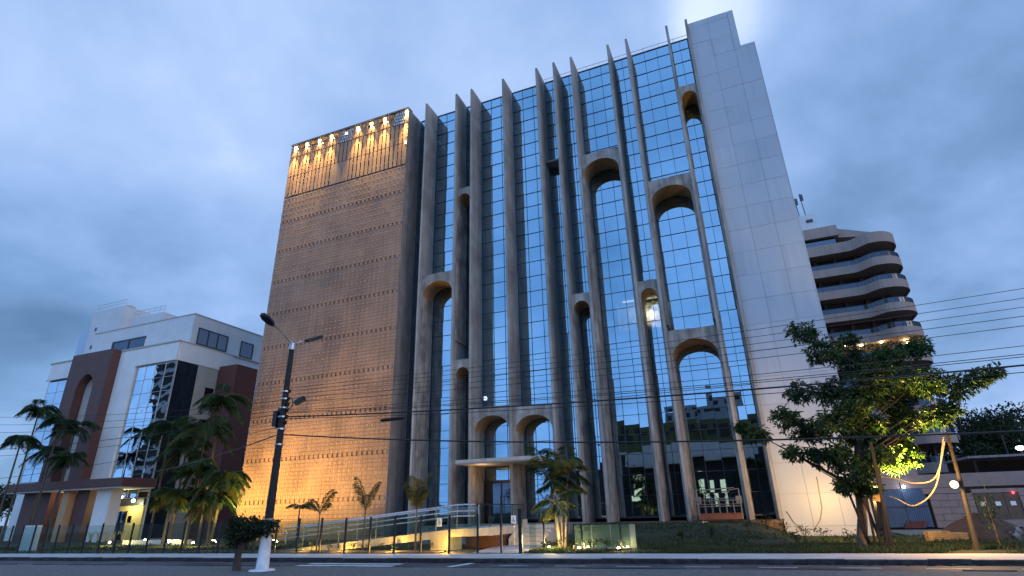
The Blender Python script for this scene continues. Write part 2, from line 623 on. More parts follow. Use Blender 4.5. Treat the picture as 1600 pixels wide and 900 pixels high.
def lamp(name, kind, loc, energy, color, parent=None, aim=None, size=0.1, spot=60, blend=0.6):
    d = bpy.data.lights.new(name, kind)
    d.energy = energy
    d.color = color
    if kind in ('POINT', 'SPOT'):
        d.shadow_soft_size = size
    if kind == 'SPOT':
        d.spot_size = R(spot)
        d.spot_blend = blend
    o = bpy.data.objects.new(name, d)
    COL.objects.link(o)
    o.location = loc
    if aim is not None:
        o.rotation_euler = (Vector(loc) - Vector(aim)).to_track_quat('Z', 'Y').to_euler()
    if parent is not None:
        o.parent = parent
        o.location = Vector(loc) - BASE[parent.name]
    return o


def ss(a, b, x):
    t = min(max((x - a) / (b - a), 0.0), 1.0)
    return t * t * (3 - 2 * t)


# street geometry: the street runs at a slight angle to the facade
def kerb_y(x): return 19.5 + 0.04 * x
def fence_y(x): return 21.75 + 0.033 * x
def median_y(x): return 16.62 + 0.05 * x


def lawn_h(x, y):
    b = 0.72 * ss(25.6, 32.2, y) * (1 - ss(-0.6, 2.0, x)) * ss(-10.2, -8.6, x)
    return 0.13 + b + 0.03 * math.sin(x * 1.7) * math.sin(y * 1.3)


# ------------------------------------------------------------------ ground, road, pavement
def strip(name, x0, x1, ya, yb, z, mat, n=24, zb=None):
    b = MB()
    vs, fs = [], []
    for i in range(n + 1):
        x = x0 + (x1 - x0) * i / n
        vs += [(x, ya(x), z), (x, yb(x), z if zb is None else zb)]
    for i in range(n):
        fs.append((2 * i, 2 * i + 2, 2 * i + 3, 2 * i + 1))
    b.add(vs, fs)
    return props(b.build(name, mat), kind='structure')


g = MB()
g.add([(-1500, -1500, -0.03), (1500, -1500, -0.03), (1500, 2500, -0.03), (-1500, 2500, -0.03)], [(0, 1, 2, 3)])
props(g.build('ground', GROUND), kind='structure')
road = strip('road', -300, 300, median_y, kerb_y, 0.0, ASPH)
strip('near_road', -300, 300, lambda x: 4.0 + 0.05 * x, lambda x: 11.5 + 0.05 * x, 0.0, ASPH)
# pavement beyond the road with its kerb
pav = strip('pavement', -300, 300, lambda x: kerb_y(x) + 0.16, lambda x: fence_y(x) + 0.12, 0.13, PAVE, 60)


def kerb(parent_name, yfun, side, x0, x1, mat, label=None):
    b = MB()
    prof = [(0.0, -0.02), (0.015, 0.115), (0.04, 0.135), (0.16, 0.135)]
    if side < 0:
        prof = [(-u, z) for u, z in prof]
    n = int((x1 - x0) / 1.0)
    rr = random.Random(3)
    for i in range(n):
        xa, xb = x0 + i * 1.0, x0 + i * 1.0 + 0.985
        dz, dy = rr.uniform(-0.012, 0.012), rr.uniform(-0.015, 0.015)
        vs = [(x, yfun(x) + u + dy, z + (dz if z > 0 else 0)) for x in (xa, xb) for u, z in prof]
        fs = [(k, k + 4, k + 5, k + 1) if side > 0 else (k, k + 1, k + 5, k + 4) for k in range(3)]
        fs += [(0, 1, 2, 3), (7, 6, 5, 4)]
        b.add(vs, fs)
    o = b.build('kerb_stones', mat, parent_name)
    o['kind'] = 'stuff'
    return o


kerb(pav, kerb_y, 1, -120, 60, KERBM)
# dirt and leaf litter lying in the gutter
b = MB()
rr = random.Random(11)
for i in range(900):
    x = rr.uniform(-45, 12)
    y = kerb_y(x) - abs(rr.gauss(0, 0.10)) - 0.01
    s = rr.uniform(0.03, 0.11)
    a = rr.uniform(0, 6.28)
    b.add([(x + s * math.cos(a + t), y + s * 0.7 * math.sin(a + t), 0.006 + rr.uniform(0, .03)) for t in (0, 1.7, 3.1, 4.6)], [(0, 1, 2, 3)])
props(b.build('gutter_litter', material('litter', (0.035, 0.03, 0.026), 0.95, var=0.4, scale=5)), kind='stuff')
# median in the foreground
med = strip('median', -300, 300, lambda x: 11.7 + 0.05 * x, lambda x: median_y(x) - 0.16, 0.13, MEDM, 60)
kerb(med, median_y, -1, -120, 60, KERBM)

# patches, a manhole cover and a drain in the carriageway
PATCH = material('tar_patch', (0.03, 0.029, 0.033), 0.85, var=.2, scale=9)
for (x, y, w, d) in ((-20.5, 17.6, 2.4, .8), (-6.3, 17.3, 1.7, .7), (0.8, 18.4, 2.8, .5), (-12.6, 18.9, .9, .5)):
    m = MB()
    m.add([(x + w / 2 * math.cos(t) * (1 + .1 * math.sin(5 * t)), y + d / 2 * math.sin(t) * (1 + .12 * math.cos(3 * t)), .003) for t in [2 * math.pi * k / 18 for k in range(18)]], [tuple(range(18))])
    m.build('tar_patch', PATCH, road)
m = MB()
m.tube([(-4.4, 17.6, -.02), (-4.4, 17.6, .012)], .34, 20)
m.build('manhole_cover', BLACKM, road)

# road markings
def marking(a, b2, w):
    m = MB()
    a, b2 = Vector((*a, 0.004)), Vector((*b2, 0.004))
    d = (b2 - a).normalized()
    s = Vector((-d.y, d.x, 0)) * w / 2
    m.add([a - s, b2 - s, b2 + s, a + s], [(0, 1, 2, 3)])
    return m


for (a, c) in (((-15.6, 16.72), (-11.6, 16.92)), ((-15.7, 17.45), (-11.75, 17.65)), ((-15.8, 18.18), (-11.9, 18.38))):
    marking(a, c, 0.36).build('crosswalk_stripe', PAINT, road)
marking((-9.75, 16.25), (-9.45, 19.0), 0.26).build('stop_line', PAINT, road)
for x in (-8.1, -6.25, -4.3, -2.3, -0.3, 1.7, 3.7, 5.7):
    marking((x, 18.32 + .04 * x + .25), (x + 1.0, 18.36 + .04 * x + .25), 0.09).build('lane_dash', PAINT, road)

# lawn in front of the buildings, with a bank up to the plinth
b = MB()
xs = [-70 + 0.6 * i for i in range(151)]
ys = [fence_y(0) - 2.2 + 0.5 * j for j in range(34)]
vs = [(x, max(y, fence_y(x) + 0.1), lawn_h(x, y)) for y in ys for x in xs]
nx = len(xs)
fs = [(j * nx + i, j * nx + i + 1, (j + 1) * nx + i + 1, (j + 1) * nx + i) for j in range(len(ys) - 1) for i in range(nx - 1)]
b.add(vs, fs)
props(b.build('lawn', LAWN, smooth=True), kind='structure')


def grass():
    rr = np.random.RandomState(4)
    b = MB()
    cnt = 0
    while cnt < 17000:
        x = rr.uniform(-48, 13) if rr.rand() < 0.45 else rr.uniform(-9.5, 8)
        y = fence_y(x) + 0.15 + abs(rr.normal(0, 3.2)) if rr.rand() < 0.6 else rr.uniform(22, 33)
        if y > 32.6 or (-23 < x < -11 and 22.3 < y < 33) or (-12.2 < x < -8.6 and y < 33):
            continue
        if -17.5 < x < -8.6:
            continue
        if math.sin(x * 0.9 + 1.3 * math.sin(y)) * math.sin(y * 1.1 + x * .3) < -0.55:
            continue
        cnt += 1
        z = lawn_h(x, y)
        h = rr.uniform(0.05, 0.16)
        mi = 0 if rr.rand() < 0.75 else 1
        for k in range(2):
            a = rr.uniform(0, 6.28)
            dx, dy = 0.022 * math.cos(a), 0.022 * math.sin(a)
            lx, ly = rr.normal(0, .05, 2)
            b.add([(x - dx, y - dy, z - .01), (x + dx, y + dy, z - .01), (x + lx, y + ly, z + h)], [(0, 1, 2)], mi)
    return props(b.build('grass', L_GRASS), kind='stuff')


grass()

b = MB()
n_ = 20
for i in range(n_ + 1):
    x = -21.8 + 9.6 * i / n_
    b.v += [(x, fence_y(x) + .13, .165), (x, 22.9, .175)]
b.f = [(2 * i, 2 * i + 2, 2 * i + 3, 2 * i + 1) for i in range(n_)]
b.m = [0] * n_
props(b.build('flower_bed_soil', SOIL), kind='structure')

# paved walkway up to the entrance steps
b = MB()
b.add([(-10.75, fence_y(-10.7) + .1, .150), (-8.55, fence_y(-8.5) + .1, .150), (-9.35, 26.3, .165), (-11.75, 26.3, .165)], [(0, 1, 2, 3)])
props(b.build('path', PAVE), kind='structure')
# pavement apron in front of the yard on the right
b = MB()
b.add([(6.2, 31.5, .15), (40, 31.5, .15), (40, 39.6, .16), (6.2, 39.6, .16)], [(0, 1, 2, 3)])
props(b.build('yard_paving', material('pale_yard_paving', (0.20, 0.175, 0.15), .9, var=.2, scale=1.5)), kind='structure')

# ------------------------------------------------------------------ OFFICE BUILDING
YG, YF = 35.0, 33.1                   # glass plane and front edge of the fins
ZT = 35.0
OB = thing('office_building', (-10, 35, 0), 'tall office block with concrete fins, blue mirror glass and brown screen wall', 'building')
FINX = [-21.1, -18.15, -16.72, -13.8, -10.85, -9.38, -7.93, -4.95, -3.52, -0.48, 0.93]
FT = 0.17
PLINTH = 0.93


def fin_base(i):
    return PLINTH if i >= 6 else 0.0


prf = random.Random(77)
for i, X in enumerate(FINX):
    z0 = fin_base(i)
    m = MB()
    e = 0.025
    t0, t1 = X - FT / 2, X + FT / 2
    # a fin with chamfered front edge and a slightly raised shutter line every storey
    poly = [(t0, YG - 0.06), (t0, YF + e), (t0 + e, YF), (t1 - e, YF), (t1, YF + e), (t1, YG - 0.06)]
    zs = [z0 + (ZT - z0) * k / 10 for k in range(11)]
    for k in range(10):
        jx, jy = prf.uniform(-.006, .006), prf.uniform(-.008, .008)
        m.prism([(u + jx, v + (jy if v < YG - .1 else 0)) for u, v in poly], 'z', zs[k] + (0.014 if k else 0), zs[k + 1])
    m.build('fin', CONC, OB)

# arches between fins: (bay index, top z)
def arch_mesh(xa, xb, ztop, crown, spring, ya, yb, zbot, jamb):
    m = MB()
    n = 14
    cx, rx = (xa + xb) / 2, (xb - xa) / 2 - jamb
    pts = []
    for k in range(n + 1):
        t = math.pi * k / n
        pts.append((cx - rx * math.cos(t), spring + (crown - spring) * math.sin(t)))
    for k in range(n):
        (x0, z0), (x1, z1) = pts[k], pts[k + 1]
        vs = [(x0, ya, z0), (x1, ya, z1), (x1, ya, ztop), (x0, ya, ztop), (x0, yb, z0), (x1, yb, z1), (x1, yb, ztop), (x0, yb, ztop)]
        m.add(vs, [(0, 1, 2, 3), (7, 6, 5, 4), (3, 2, 6, 7)])
        m.add(vs, [(0, 4, 5, 1)], 1)
    for (x0, x1, s) in ((xa, xa + jamb, 1), (xb - jamb, xb, -1)):
        m.box(x0, x1, ya, yb, zbot, ztop)
    # ledge stones on top
    rr = random.Random(int(ztop * 100))
    x = xa + .03
    while x < xb - .25:
        w = rr.uniform(.18, .32)
        m.box(x, min(x + w, xb - .02), ya + .02, ya + .5, ztop, ztop + rr.uniform(.02, .06))
        x += w + .015
    return m


ARCHES = [(0, 18.55, 0.0), (1, 25.55, 13.0), (1, 11.53, 0.0), (2, 8.08, 0.9), (3, 7.88, 0.9), (5, 14.98, 0.9), (6, 25.7, 0.95), (7, 15.1, 0.95),
          (8, 22.25, 12.0), (8, 11.55, 0.95), (9, 29.3, 0.95)]
for bay, zt, zb in ARCHES:
    xa, xb = FINX[bay] + FT / 2 + .004, FINX[bay + 1] - FT / 2 - .004
    wide = xb - xa > 2
    crown, spring = zt - (0.62 if wide else 0.5), zt - (1.62 if wide else 1.1)
    if bay in (2, 3):
        crown, spring = zt - .55, zt - 1.5
    arch_mesh(xa, xb, zt, crown, spring, YF + 0.28, YG - 0.05, zb, 0.14 if wide else 0.1).build('arch', [ARCHC, SOFFIT], OB)
m = MB()
m.box(FINX[4] + FT / 2, FINX[5] - FT / 2, YF + 0.9, YG - .05, 26.35, 26.47)
m.build('maintenance_ledge', CONC_D, OB)

# curtain wall: panes and mullions
CW = MB().box(-22.7, 0.95, YG + 0.3, YG + 0.34, 34.99, 35.0)
BAYS = [(-22.74, FINX[0] - FT / 2, 2)]
for i in range(10):
    w = FINX[i + 1] - FINX[i]
    BAYS.append((FINX[i] + FT / 2, FINX[i + 1] - FT / 2, 3 if w > 2 else 2))
ROWH = 1.175
rows = [(34.05, 34.92)]
z = 34.05
while z - ROWH > 0.6:
    rows.append((z - ROWH, z))
    z -= ROWH
ZGB = z
frame = MB()
pane_me = None
pm = MB().box(-.5, .5, -.5, .5, -.5, .5)
cwall = MB()
for (xa, xb, nc) in BAYS:
    frame.box(xa, xb, YG - .045, YG + .05, 34.92, 35.0)
    for (z0, z1) in rows:
        frame.box(xa, xb, YG - .035, YG + .04, z1 - .011, z1 + .011)
    frame.box(xa, xb, YG - .035, YG + .04, ZGB - .05, ZGB + .03)
    for c in range(nc + 1):
        x = xa + (xb - xa) * c / nc
        w = .012 if 0 < c < nc else .04
        frame.box(x - w, x + w, YG - .03, YG + .035, ZGB, 34.92)
cw = frame.build('curtain_wall_frame', MULL, OB)
panes = []
for (xa, xb, nc) in BAYS:
    cwid = (xb - xa) / nc
    for c in range(nc):
        for (z0, z1) in rows:
            X0, X1 = xa + c * cwid, xa + (c + 1) * cwid
            pts = [px((x, YG, zz)) for x, zz in ((X0, z0), (X1, z0), (X1, z1), (X0, z1))]
            area = abs(sum(pts[k][0] * pts[(k + 1) % 4][1] - pts[(k + 1) % 4][0] * pts[k][1] for k in range(4))) / 2
            panes.append((area, (X0 + X1) / 2, (z0 + z1) / 2, X1 - X0 - .02, z1 - z0 - .02))
panes.sort(reverse=True)
pane_mesh = bpy.data.meshes.new('pane')
pane_mesh.from_pydata(pm.v, [], pm.f)
pane_mesh.materials.append(FACADE)
prr = random.Random(21)
rest = MB()
# flat outer faces only: one sheet of glass each, 24 mm thick
for i, (a, cx, cz, w, h) in enumerate(panes):
    rx, rz = prr.gauss(0, R(.26)), prr.gauss(0, R(.26))
    if i < 298:
        shared('pane', pane_mesh, cw, (cx, YG + .02, cz), (rx, 0, rz), (w, .024, h))
    else:
        rot = Matrix.Rotation(rz, 3, 'Z') @ Matrix.Rotation(rx, 3, 'X')
        rest.obox((cx, YG + .02, cz), w, .024, h, rot)
o = rest.build('smaller_panes', FACADE, OB)
o['kind'] = 'stuff'

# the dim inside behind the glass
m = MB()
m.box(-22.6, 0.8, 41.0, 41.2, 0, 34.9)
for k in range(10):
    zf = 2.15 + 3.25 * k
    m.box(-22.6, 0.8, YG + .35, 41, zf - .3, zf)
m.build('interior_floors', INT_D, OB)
m = MB()
m.box(-6.7, -3.3, 36.0, 36.1, 12.75, 14.6)
m.box(-6.8, -6.7, 35.4, 36.1, 12.75, 14.6)
m.build('lit_room_wall', INT_W, OB)
m = MB()
m.box(-6.3, -3.6, 35.45, 35.6, 14.65, 14.72)
m.build('room_ceiling_light', E_ROOM, OB)
for (x, z) in ((-4.75, 13.45), (-3.45, 13.55)):
    m = MB().ball((x, 35.5, z), 0.07)
    m.build('room_spotlight', E_DOWN, OB)
lamp('room_glow', 'POINT', (-4.6, 35.5, 13.6), 520, (1, .8, .5), OB, size=.3)
m = MB().ball((-16.62, 35.35, 9.1), 0.16)
m.build('globe_light', E_WHITE, OB)

# plinth, roof edge, body, cable rail on the roof
m = MB()
m.box(-9.2, 0.98, 32.95, YG + .3, 0.0, PLINTH - .16)
m.box(-9.25, 0.98, 32.88, YG + .3, PLINTH - .15, PLINTH - .003)
m.build('plinth', material('rusty_plinth_stone', (.15, .085, .05), .85, var=.35, scale=2, bump=.4, streak=.2), OB)
m = MB()
m.box(-22.7, 0.95, 41.3, 52, 0, 34.95)
m.box(-22.7, 0.95, YG + .3, 52, 35.0, 35.12)
m.build('main_body', CONC_D, OB)
m = MB()
for k in range(11):
    x = -11 + 1.2 * k
    m.tube([(x, 36.2, 35.1), (x, 36.2, 36.55)], .018, 5)
m.tube([(-11.2, 36.2, 36.5), (1.2, 36.2, 36.5)], .022, 5)
m.build('roof_cable_rail', GREYM, OB)

# white stair tower on the right: separate panels with open joints
YW = 33.4
TX = [1.03, 2.36, 3.73, 4.98]
m = MB()
m.box(TX[0], TX[3], YW + .05, 50, 0.0, 31.36)
m.box(TX[0], 4.08, YW + .05, 50, 31.36, 34.74)
tw = m.build('stair_tower', JOINT, OB)
joints = [0.0] + [0.6 + 1.53 * k for k in range(23)]
def tower_panels():
    for c in range(3):
        x0, x1 = TX[c] + .006, TX[c + 1] - .006
        for r in range(len(joints)):
            z0 = joints[r] + .006
            z1 = (joints[r + 1] if r + 1 < len(joints) else 99) - .006
            top = 34.78 if c < 2 else 31.4
            xx1 = x1
            if c == 2 and z0 >= 31.3:
                continue
            z1 = min(z1, top)
            if z1 - z0 < .15:
                continue
            m = MB()
            rr_ = prr.uniform(-.006, .006)
            m.box(x0, xx1, YW + rr_, YW + .045, z0, z1)
            m.build('panel', prr.choice([WHITEP, WHITEP, WHITEP2, WHITEP3]), tw)
            # return panels on the hidden right flank keep the tower solid from the side
    r0 = MB()
    r0.box(3.745, 4.08, YW, YW + .045, 31.41, 34.78)
    r0.build('panel', WHITEP, tw)
    f = MB()
    f.box(TX[3] + .002, TX[3] + .05, YW, 50, 0, 31.4)
    f.box(4.082, 4.13, YW, 50, 31.42, 34.78)
    f.box(TX[0] - .05, TX[0] - .002, YW + .002, YG - .05, PLINTH, 34.74)
    f.build('flank_cladding', WHITEP, tw)


tower_panels()

# brown screen block on the left
YB = 32.9
BX0, BX1 = -35.95, -22.78
m = MB()
m.box(BX0 + .05, BX1, 33.55, 50, 0, 34.9)
m.box(BX1 - .22, BX1, YB + .05, 33.55, 0, 34.98)
m.box(BX0 + .02, BX0 + .2, YB + .05, 33.55, 0, 34.98)
m.build('side_wall', CONC_D, OB)
m = MB()
m.box(BX0 + .21, BX1 - .23, 33.45, 33.54, 28.2, 34.9)
m.build('lit_backing_wall', DARKWALL, OB)
m = MB()
m.box(BX0 + .21, BX1 - .23, 33.40, 33.5, 0, 28.19)
m.build('backing_wall', DARKWALL, OB)
m = MB()
m.box(BX0 - .05, BX1 + .03, YB - .06, YB + .62, 34.9, 35.02)
m.build('coping', CONC_D, OB)


def screen():
    scr_tiles = MB()
    NC = 31
    cw_ = (BX1 - BX0) / NC
    NR = 11
    levels = [2.56 + 2.97 * k for k in range(-1, 10)]
    rr = random.Random(5)
    for lv in levels:
        rh = 2.97 / NR
        for r in range(NR):
            z0 = lv + r * rh
            z1 = z0 + rh
            if z1 < 0.1 or z0 > 29.0:
                continue
            z0 = max(z0, 0.05)
            for c in range(NC):
                x0, x1 = BX0 + c * cw_, BX0 + (c + 1) * cw_
                d = rr.uniform(0, .005)
                if r == 0:
                    scr_tiles.box(x0 + .007, x0 + cw_ * .6, YB + .015, YB + .08, z0 + .008, z1 - .008)
                    scr_tiles.box(x0 + cw_ * .6 + .002, x0 + cw_ - .004, YB + .10, YB + .13, z0 + .008, z1 - .008)
                    continue
                # louvred block, its face tipped out at the top
                ti = (.016 if z0 < 20 else .002) + rr.uniform(-.002, .002)
                xa, xb, za, zb = x0 + .007, x1 - .007, z0 + .008, z1 - .008
                ya, yb2 = YB + .03 + d, YB + .03 + d - ti
                vs = [(xa, ya, za), (xb, ya, za), (xb, yb2, zb), (xa, yb2, zb), (xa, YB + .09, za), (xb, YB + .09, za),
                      (xb, YB + .09, zb), (xa, YB + .09, zb)]
                scr_tiles.add(vs, [(0, 1, 2, 3), (3, 2, 6, 7), (0, 4, 5, 1), (0, 3, 7, 4), (1, 5, 6, 2)])
                if (r % 2 == 1) and (c + r // 2) % 1 == 0 and rr.random() < .93:
                    xm = (xa + xb) / 2
                    zm = (za + zb) / 2
                    scr_tiles.obox((xm, yb2 - .006, zm), .12, .036, .13, None, 1)
    o = scr_tiles.build('screen_tiles', [BROWN, BROWN_L], OB)
    o['kind'] = 'stuff'
    # upper zone: open vertical slats in three tiers
    sl = MB()
    for (za, zb) in ((29.13, 31.29), (31.35, 33.39)):
        for c in range(NC):
            x0 = BX0 + c * cw_
            # the tiers are not all open: some slats are blind
            if za < 31 and (11 < c < 16 or c > 29):
                sl.box(x0 + .01, x0 + cw_ - .012, YB + rr.uniform(0, .02), YB + .06, za, zb)
            else:
                sl.box(x0 + .01, x0 + cw_ * .74, YB + rr.uniform(0, .015), YB + .07, za, zb)
                for q in range(2):
                    zq = za + (q + .6) * (zb - za) / 2.3
                    sl.box(x0 + cw_ * .74, x0 + cw_, YB + .03, YB + .05, zq, zq + .12)
    # top tier with the floodlights: sparse frames, two patches of open brackets
    for c in range(NC):
        x0 = BX0 + c * cw_
        sl.box(x0 + .01, x0 + cw_ * .72, YB + rr.uniform(0, .015), YB + .07, 33.5, 34.86 if c % 3 else 34.2)
    sl.build('screen_slats', BROWN, OB)
    rl = MB()
    for z in (29.1, 31.32, 33.42, 34.86):
        rl.box(BX0 + .02, BX1 - .02, YB + .03, YB + .12, z - .02, z + .02)
    rl.build('screen_rail', MULL, OB)
    br = MB()
    for (xa, xb) in ((-30.0, -28.7), (-24.2, -23.1)):
        nn = 5
        for i in range(nn):
            for j in range(4):
                x = xa + (xb - xa) * (i + .5 * (j % 2)) / nn
                br.box(x, x + .13, YB - .05, YB - .01, 33.42 + .33 * j, 33.42 + .33 * j + .22)
    br.build('bare_bracket_patch', material('pale_zinc', (.5, .52, .56), .5, metallic=.3), OB)


screen()
for x, z in ((-35.4, 34.45), (-34.05, 34.45), (-32.55, 34.4), (-31.15, 34.45), (-28.15, 34.4), (-26.68, 34.42), (-25.25, 34.45), (-22.95, 34.5)):
    m = MB()
    m.box(x - .12, x + .12, YB - .06, YB + .03, z - .02, z + .2)
    m.prism([(x - .1, z - .02), (x + .1, z - .02), (x + .04, z - .45), (x - .04, z - .45)], 'y', YB - .02, YB + .04)  # glowing wedge stands in for the light streak on the panel below the lamp
    m.box(x - .03, x + .03, YB + .05, YB + .5, z + .1, z + .15)
    m.build('screen_floodlight', E_SCREEN, OB)
    lamp('screen_spot', 'SPOT', (x + .05, YB - .55, z + .05), 4200, (1, .74, .24), OB, aim=(x + .05, YB + .05, z - 5.0), size=.05, spot=40, blend=1.0)
    lamp('screen_spill', 'SPOT', (x + .05, YB - .28, z + .1), 300, (1, .74, .24), OB, aim=(x + .05, YB + .05, z - 1.3), size=.05, spot=75, blend=1.0)
    lamp('screen_wash', 'POINT', (x, YB + .33, z - .25), 22, (1, .6, .2), OB, size=.08)
for x, z in ((-29.42, 34.3), (-22.9, 31.3)):
    MB().box(x - .06, x + .06, YB - .05, YB + .02, z - .1, z + .1).build('screen_floodlight', E_SCREEN, OB)
# pale edge frame standing off the block's left corner
m = MB()
m.box(BX0 - .33, BX0 - .12, YB + .3, YB + .4, 0, 34.7)
for k in range(24):
    m.box(BX0 - .36, BX0 + .05, YB + .27, YB + .43, .8 + 1.48 * k, .86 + 1.48 * k)
m.build('edge_frame', material('pale_edge_frame', (.52, .54, .58), .5), OB)

# entrance canopy, door, platform
m = MB()
m.box(-16.95, -11.6, 31.6, YG - .3, 4.46, 4.66)
m.box(-16.9, -11.65, 31.65, YG - .3, 4.40, 4.46)
m.build('entrance_canopy', CONC_L, OB)
lamp('canopy_fill', 'POINT', (-15.6, 32.6, 3.9), 30, (1, .66, .34), OB, size=.1)  # added fill to warm the canopy underside, no fitting here
m = MB()
dx0, dx1 = FINX[2] + .25, FINX[3] - .2
yd = YG - .22
m.box(dx0, dx0 + .1, yd, yd + .1, 1.0, 3.55)
m.box(dx1 - .1, dx1, yd, yd + .1, 1.0, 3.55)
m.box(dx0 + .1, dx1 - .1, yd, yd + .1, 3.35, 3.55)
m.box((dx0 + dx1) / 2 - .05, (dx0 + dx1) / 2 + .05, yd, yd + .1, 1.0, 3.35)
dr = m.build('entrance_door', BLACKM, OB)
for xa, xb in ((dx0 + .1, (dx0 + dx1) / 2 - .05), ((dx0 + dx1) / 2 + .05, dx1 - .1)):
    MB().box(xa, xb, yd + .03, yd + .06, 1.02, 3.35).build('door_leaf', DARKGL, dr)
    MB().tube([((dx0 + dx1) / 2 + (-.14 if xb < (dx0 + dx1) / 2 else .14), yd - .05, 1.6), ((dx0 + dx1) / 2 + (-.14 if xb < (dx0 + dx1) / 2 else .14), yd - .05, 2.6)], .02, 6).build('door_handle', STEEL, dr)
m = MB()
m.box(-17.5, -9.4, 28.55, 33.05, 0, .985)
m.build('entrance_platform', CONC_D, OB)
# ------------------------------------------------------------------ access ramp and steps
RP = thing('access_ramp', (-16, 23.2, .13), 'long concrete wheelchair ramp with glass railing rising to the entrance', 'ramp')
RY0, RY1 = 22.65, 24.0
RXL, RXR = -21.6, -11.15


def ramp_z(x):
    return .16 + (1.0 - .16) * min(max((x - RXL) / (RXR - .9 - RXL), 0), 1)


m = MB()
n = 16
for i in range(n):
    xa, xb = RXL + (RXR - RXL) * i / n, RXL + (RXR - RXL) * (i + 1) / n
    za, zb = ramp_z(xa), ramp_z(xb)
    ta, tb = max(za - .30, .0), max(zb - .30, .0)
    vs = [(xa, RY0, ta), (xb, RY0, tb), (xb, RY0, zb), (xa, RY0, za), (xa, RY1, ta), (xb, RY1, tb), (xb, RY1, zb), (xa, RY1, za)]
    m.add(vs, [(0, 1, 2, 3), (3, 2, 6, 7), (7, 6, 5, 4), (0, 4, 5, 1), (0, 3, 7, 4), (1, 5, 6, 2)])
m.build('ramp_deck', CONC_L, RP)
MB().box(-13.3, -12.45, RY0 + .05, RY1 - .05, 0, .66).build('pillar', CONC_L, RP)
MB().box(-18.6, -17.9, RY0 + .05, RY1 - .05, 0, .16).build('pillar', CONC_L, RP)
# landing running back to the platform
m = MB()
m.box(-13.0, RXR + .02, RY1 + .003, 28.53, .66, 1.0)
m.build('landing', CONC_L, RP)
# low retaining wall beneath the landing
MB().box(-12.9, RXR - .1, 25.2, 28.5, 0, .655).build('retaining_wall', REDBR, RP)
# railing on the front edge
posts_x = [RXL + .3 + 1.03 * k for k in range(11)]
for i, x in enumerate(posts_x):
    zz = ramp_z(x)
    MB().tube([(x, RY0 + .06, zz), (x, RY0 + .06, zz + .93)], .02, 6).build('railing_post', STEEL, RP)
    if i + 1 < len(posts_x):
        x2 = posts_x[i + 1]
        z2 = ramp_z(x2)
        m = MB()
        a, b_ = x + .04, x2 - .04
        vs = [(a, RY0 + .055, zz + .08), (b_, RY0 + .055, z2 + .08), (b_, RY0 + .055, z2 + .86), (a, RY0 + .055, zz + .86),
              (a, RY0 + .067, zz + .08), (b_, RY0 + .067, z2 + .08), (b_, RY0 + .067, z2 + .86), (a, RY0 + .067, zz + .86)]
        m.add(vs, [(0, 1, 2, 3), (7, 6, 5, 4), (3, 2, 6, 7), (0, 4, 5, 1), (0, 3, 7, 4), (1, 5, 6, 2)])
        m.build('pane', CLEAR, RP)
def rail_line(dz, dy, r):
    pts = [(x, RY0 + dy, ramp_z(x) + dz) for x in [RXL + .1 + (RXR - RXL - .1) * k / 12 for k in range(13)]]
    return MB().tube(pts, r, 6)


rail_line(.95, .06, .034).build('handrail', STEEL, RP)
rail_line(.70, -.03, .026).build('handrail', STEEL, RP)
rail_line(.50, -.03, .026).build('handrail', STEEL, RP)
pts = [(x, RY1 - .05, ramp_z(x) + .95) for x in (RXL + .2, -18, -15, -13)]
MB().tube(pts, .03, 6).build('handrail', STEEL, RP)
for k in range(4):
    y0 = 23.0 + 1.3 * k
    MB().box(RXR - .06, RXR - .05, y0, y0 + 1.24, 1.06, 1.9).build('pane', CLEAR, RP)
    MB().tube([(RXR - .05, y0 - .03, 1.0), (RXR - .05, y0 - .03, 1.95)], .018, 6).build('railing_post', BLACKM, RP)
MB().tube([(RXR - .05, 22.75, 1.95), (RXR - .05, 28.3, 1.95)], .022, 6).build('handrail', BLACKM, RP)

ST = thing('entrance_steps', (-10.4, 27.4, .13), 'pale concrete steps climbing from the walkway to the entrance platform', 'steps')
for k in range(5):
    MB().box(-11.05, -9.5, 26.3 + .45 * k, 28.54, .14 + .17 * k + .002, .14 + .17 * (k + 1)).build('step', CONC_L, ST)
m = MB()
m.prism([(26.1, .1), (28.5, .1), (28.5, 1.25), (28.1, 1.25), (26.1, .45)], 'x', -11.12, -11.06)
m.build('string_wall', CONC_L, ST)


def access_sign(loc, label):
    t = thing('access_sign', loc, label, 'sign', 'wheelchair access signs')
    x, y, z = loc
    MB().box(x - .12, x + .12, y, y + .015, z - .17, z + .17).build('plate', SIGNW, t)
    m = MB()
    m.ball((x - .015, y - .006, z + .10), .028, 8)
    n = 14
    for k in range(n - 3):
        a0, a1 = 2.4 + 2 * math.pi * k / n, 2.4 + 2 * math.pi * (k + 1) / n
        q = [(x - .01 + r_ * math.cos(a), y - .004, z - .06 + r_ * math.sin(a)) for r_, a in ((.05, a0), (.07, a0), (.07, a1), (.05, a1))]
        m.add(q, [(0, 1, 2, 3)])
    m.box(x - .03, x + .0, y - .008, y - .001, z - .05, z + .07)
    m.box(x - .03, x + .055, y - .008, y - .002, z - .05, z - .025)
    m.box(x + .03, x + .055, y - .009, y - .002, z - .12, z - .045)
    m.box(x - .02, x + .05, y - .007, y - .002, z + .02, z + .04)
    m.build('pictogram', SIGNB, t)
    return t


access_sign((-12.82, 22.56, 1.27), 'small white sign with blue wheelchair symbol on the ramp railing')
access_sign((-10.62, 25.6, 1.28), 'small white sign with blue wheelchair symbol beside the entrance steps')
MB().tube([(-10.62, 25.62, .13), (-10.62, 25.62, 1.5)], .015, 6)
so = MB().tube([(-10.62, 25.64, .13), (-10.62, 25.64, 1.46)], .016, 6)
so.build('sign_post', GREYM, bpy.data.objects['access_sign.001'])

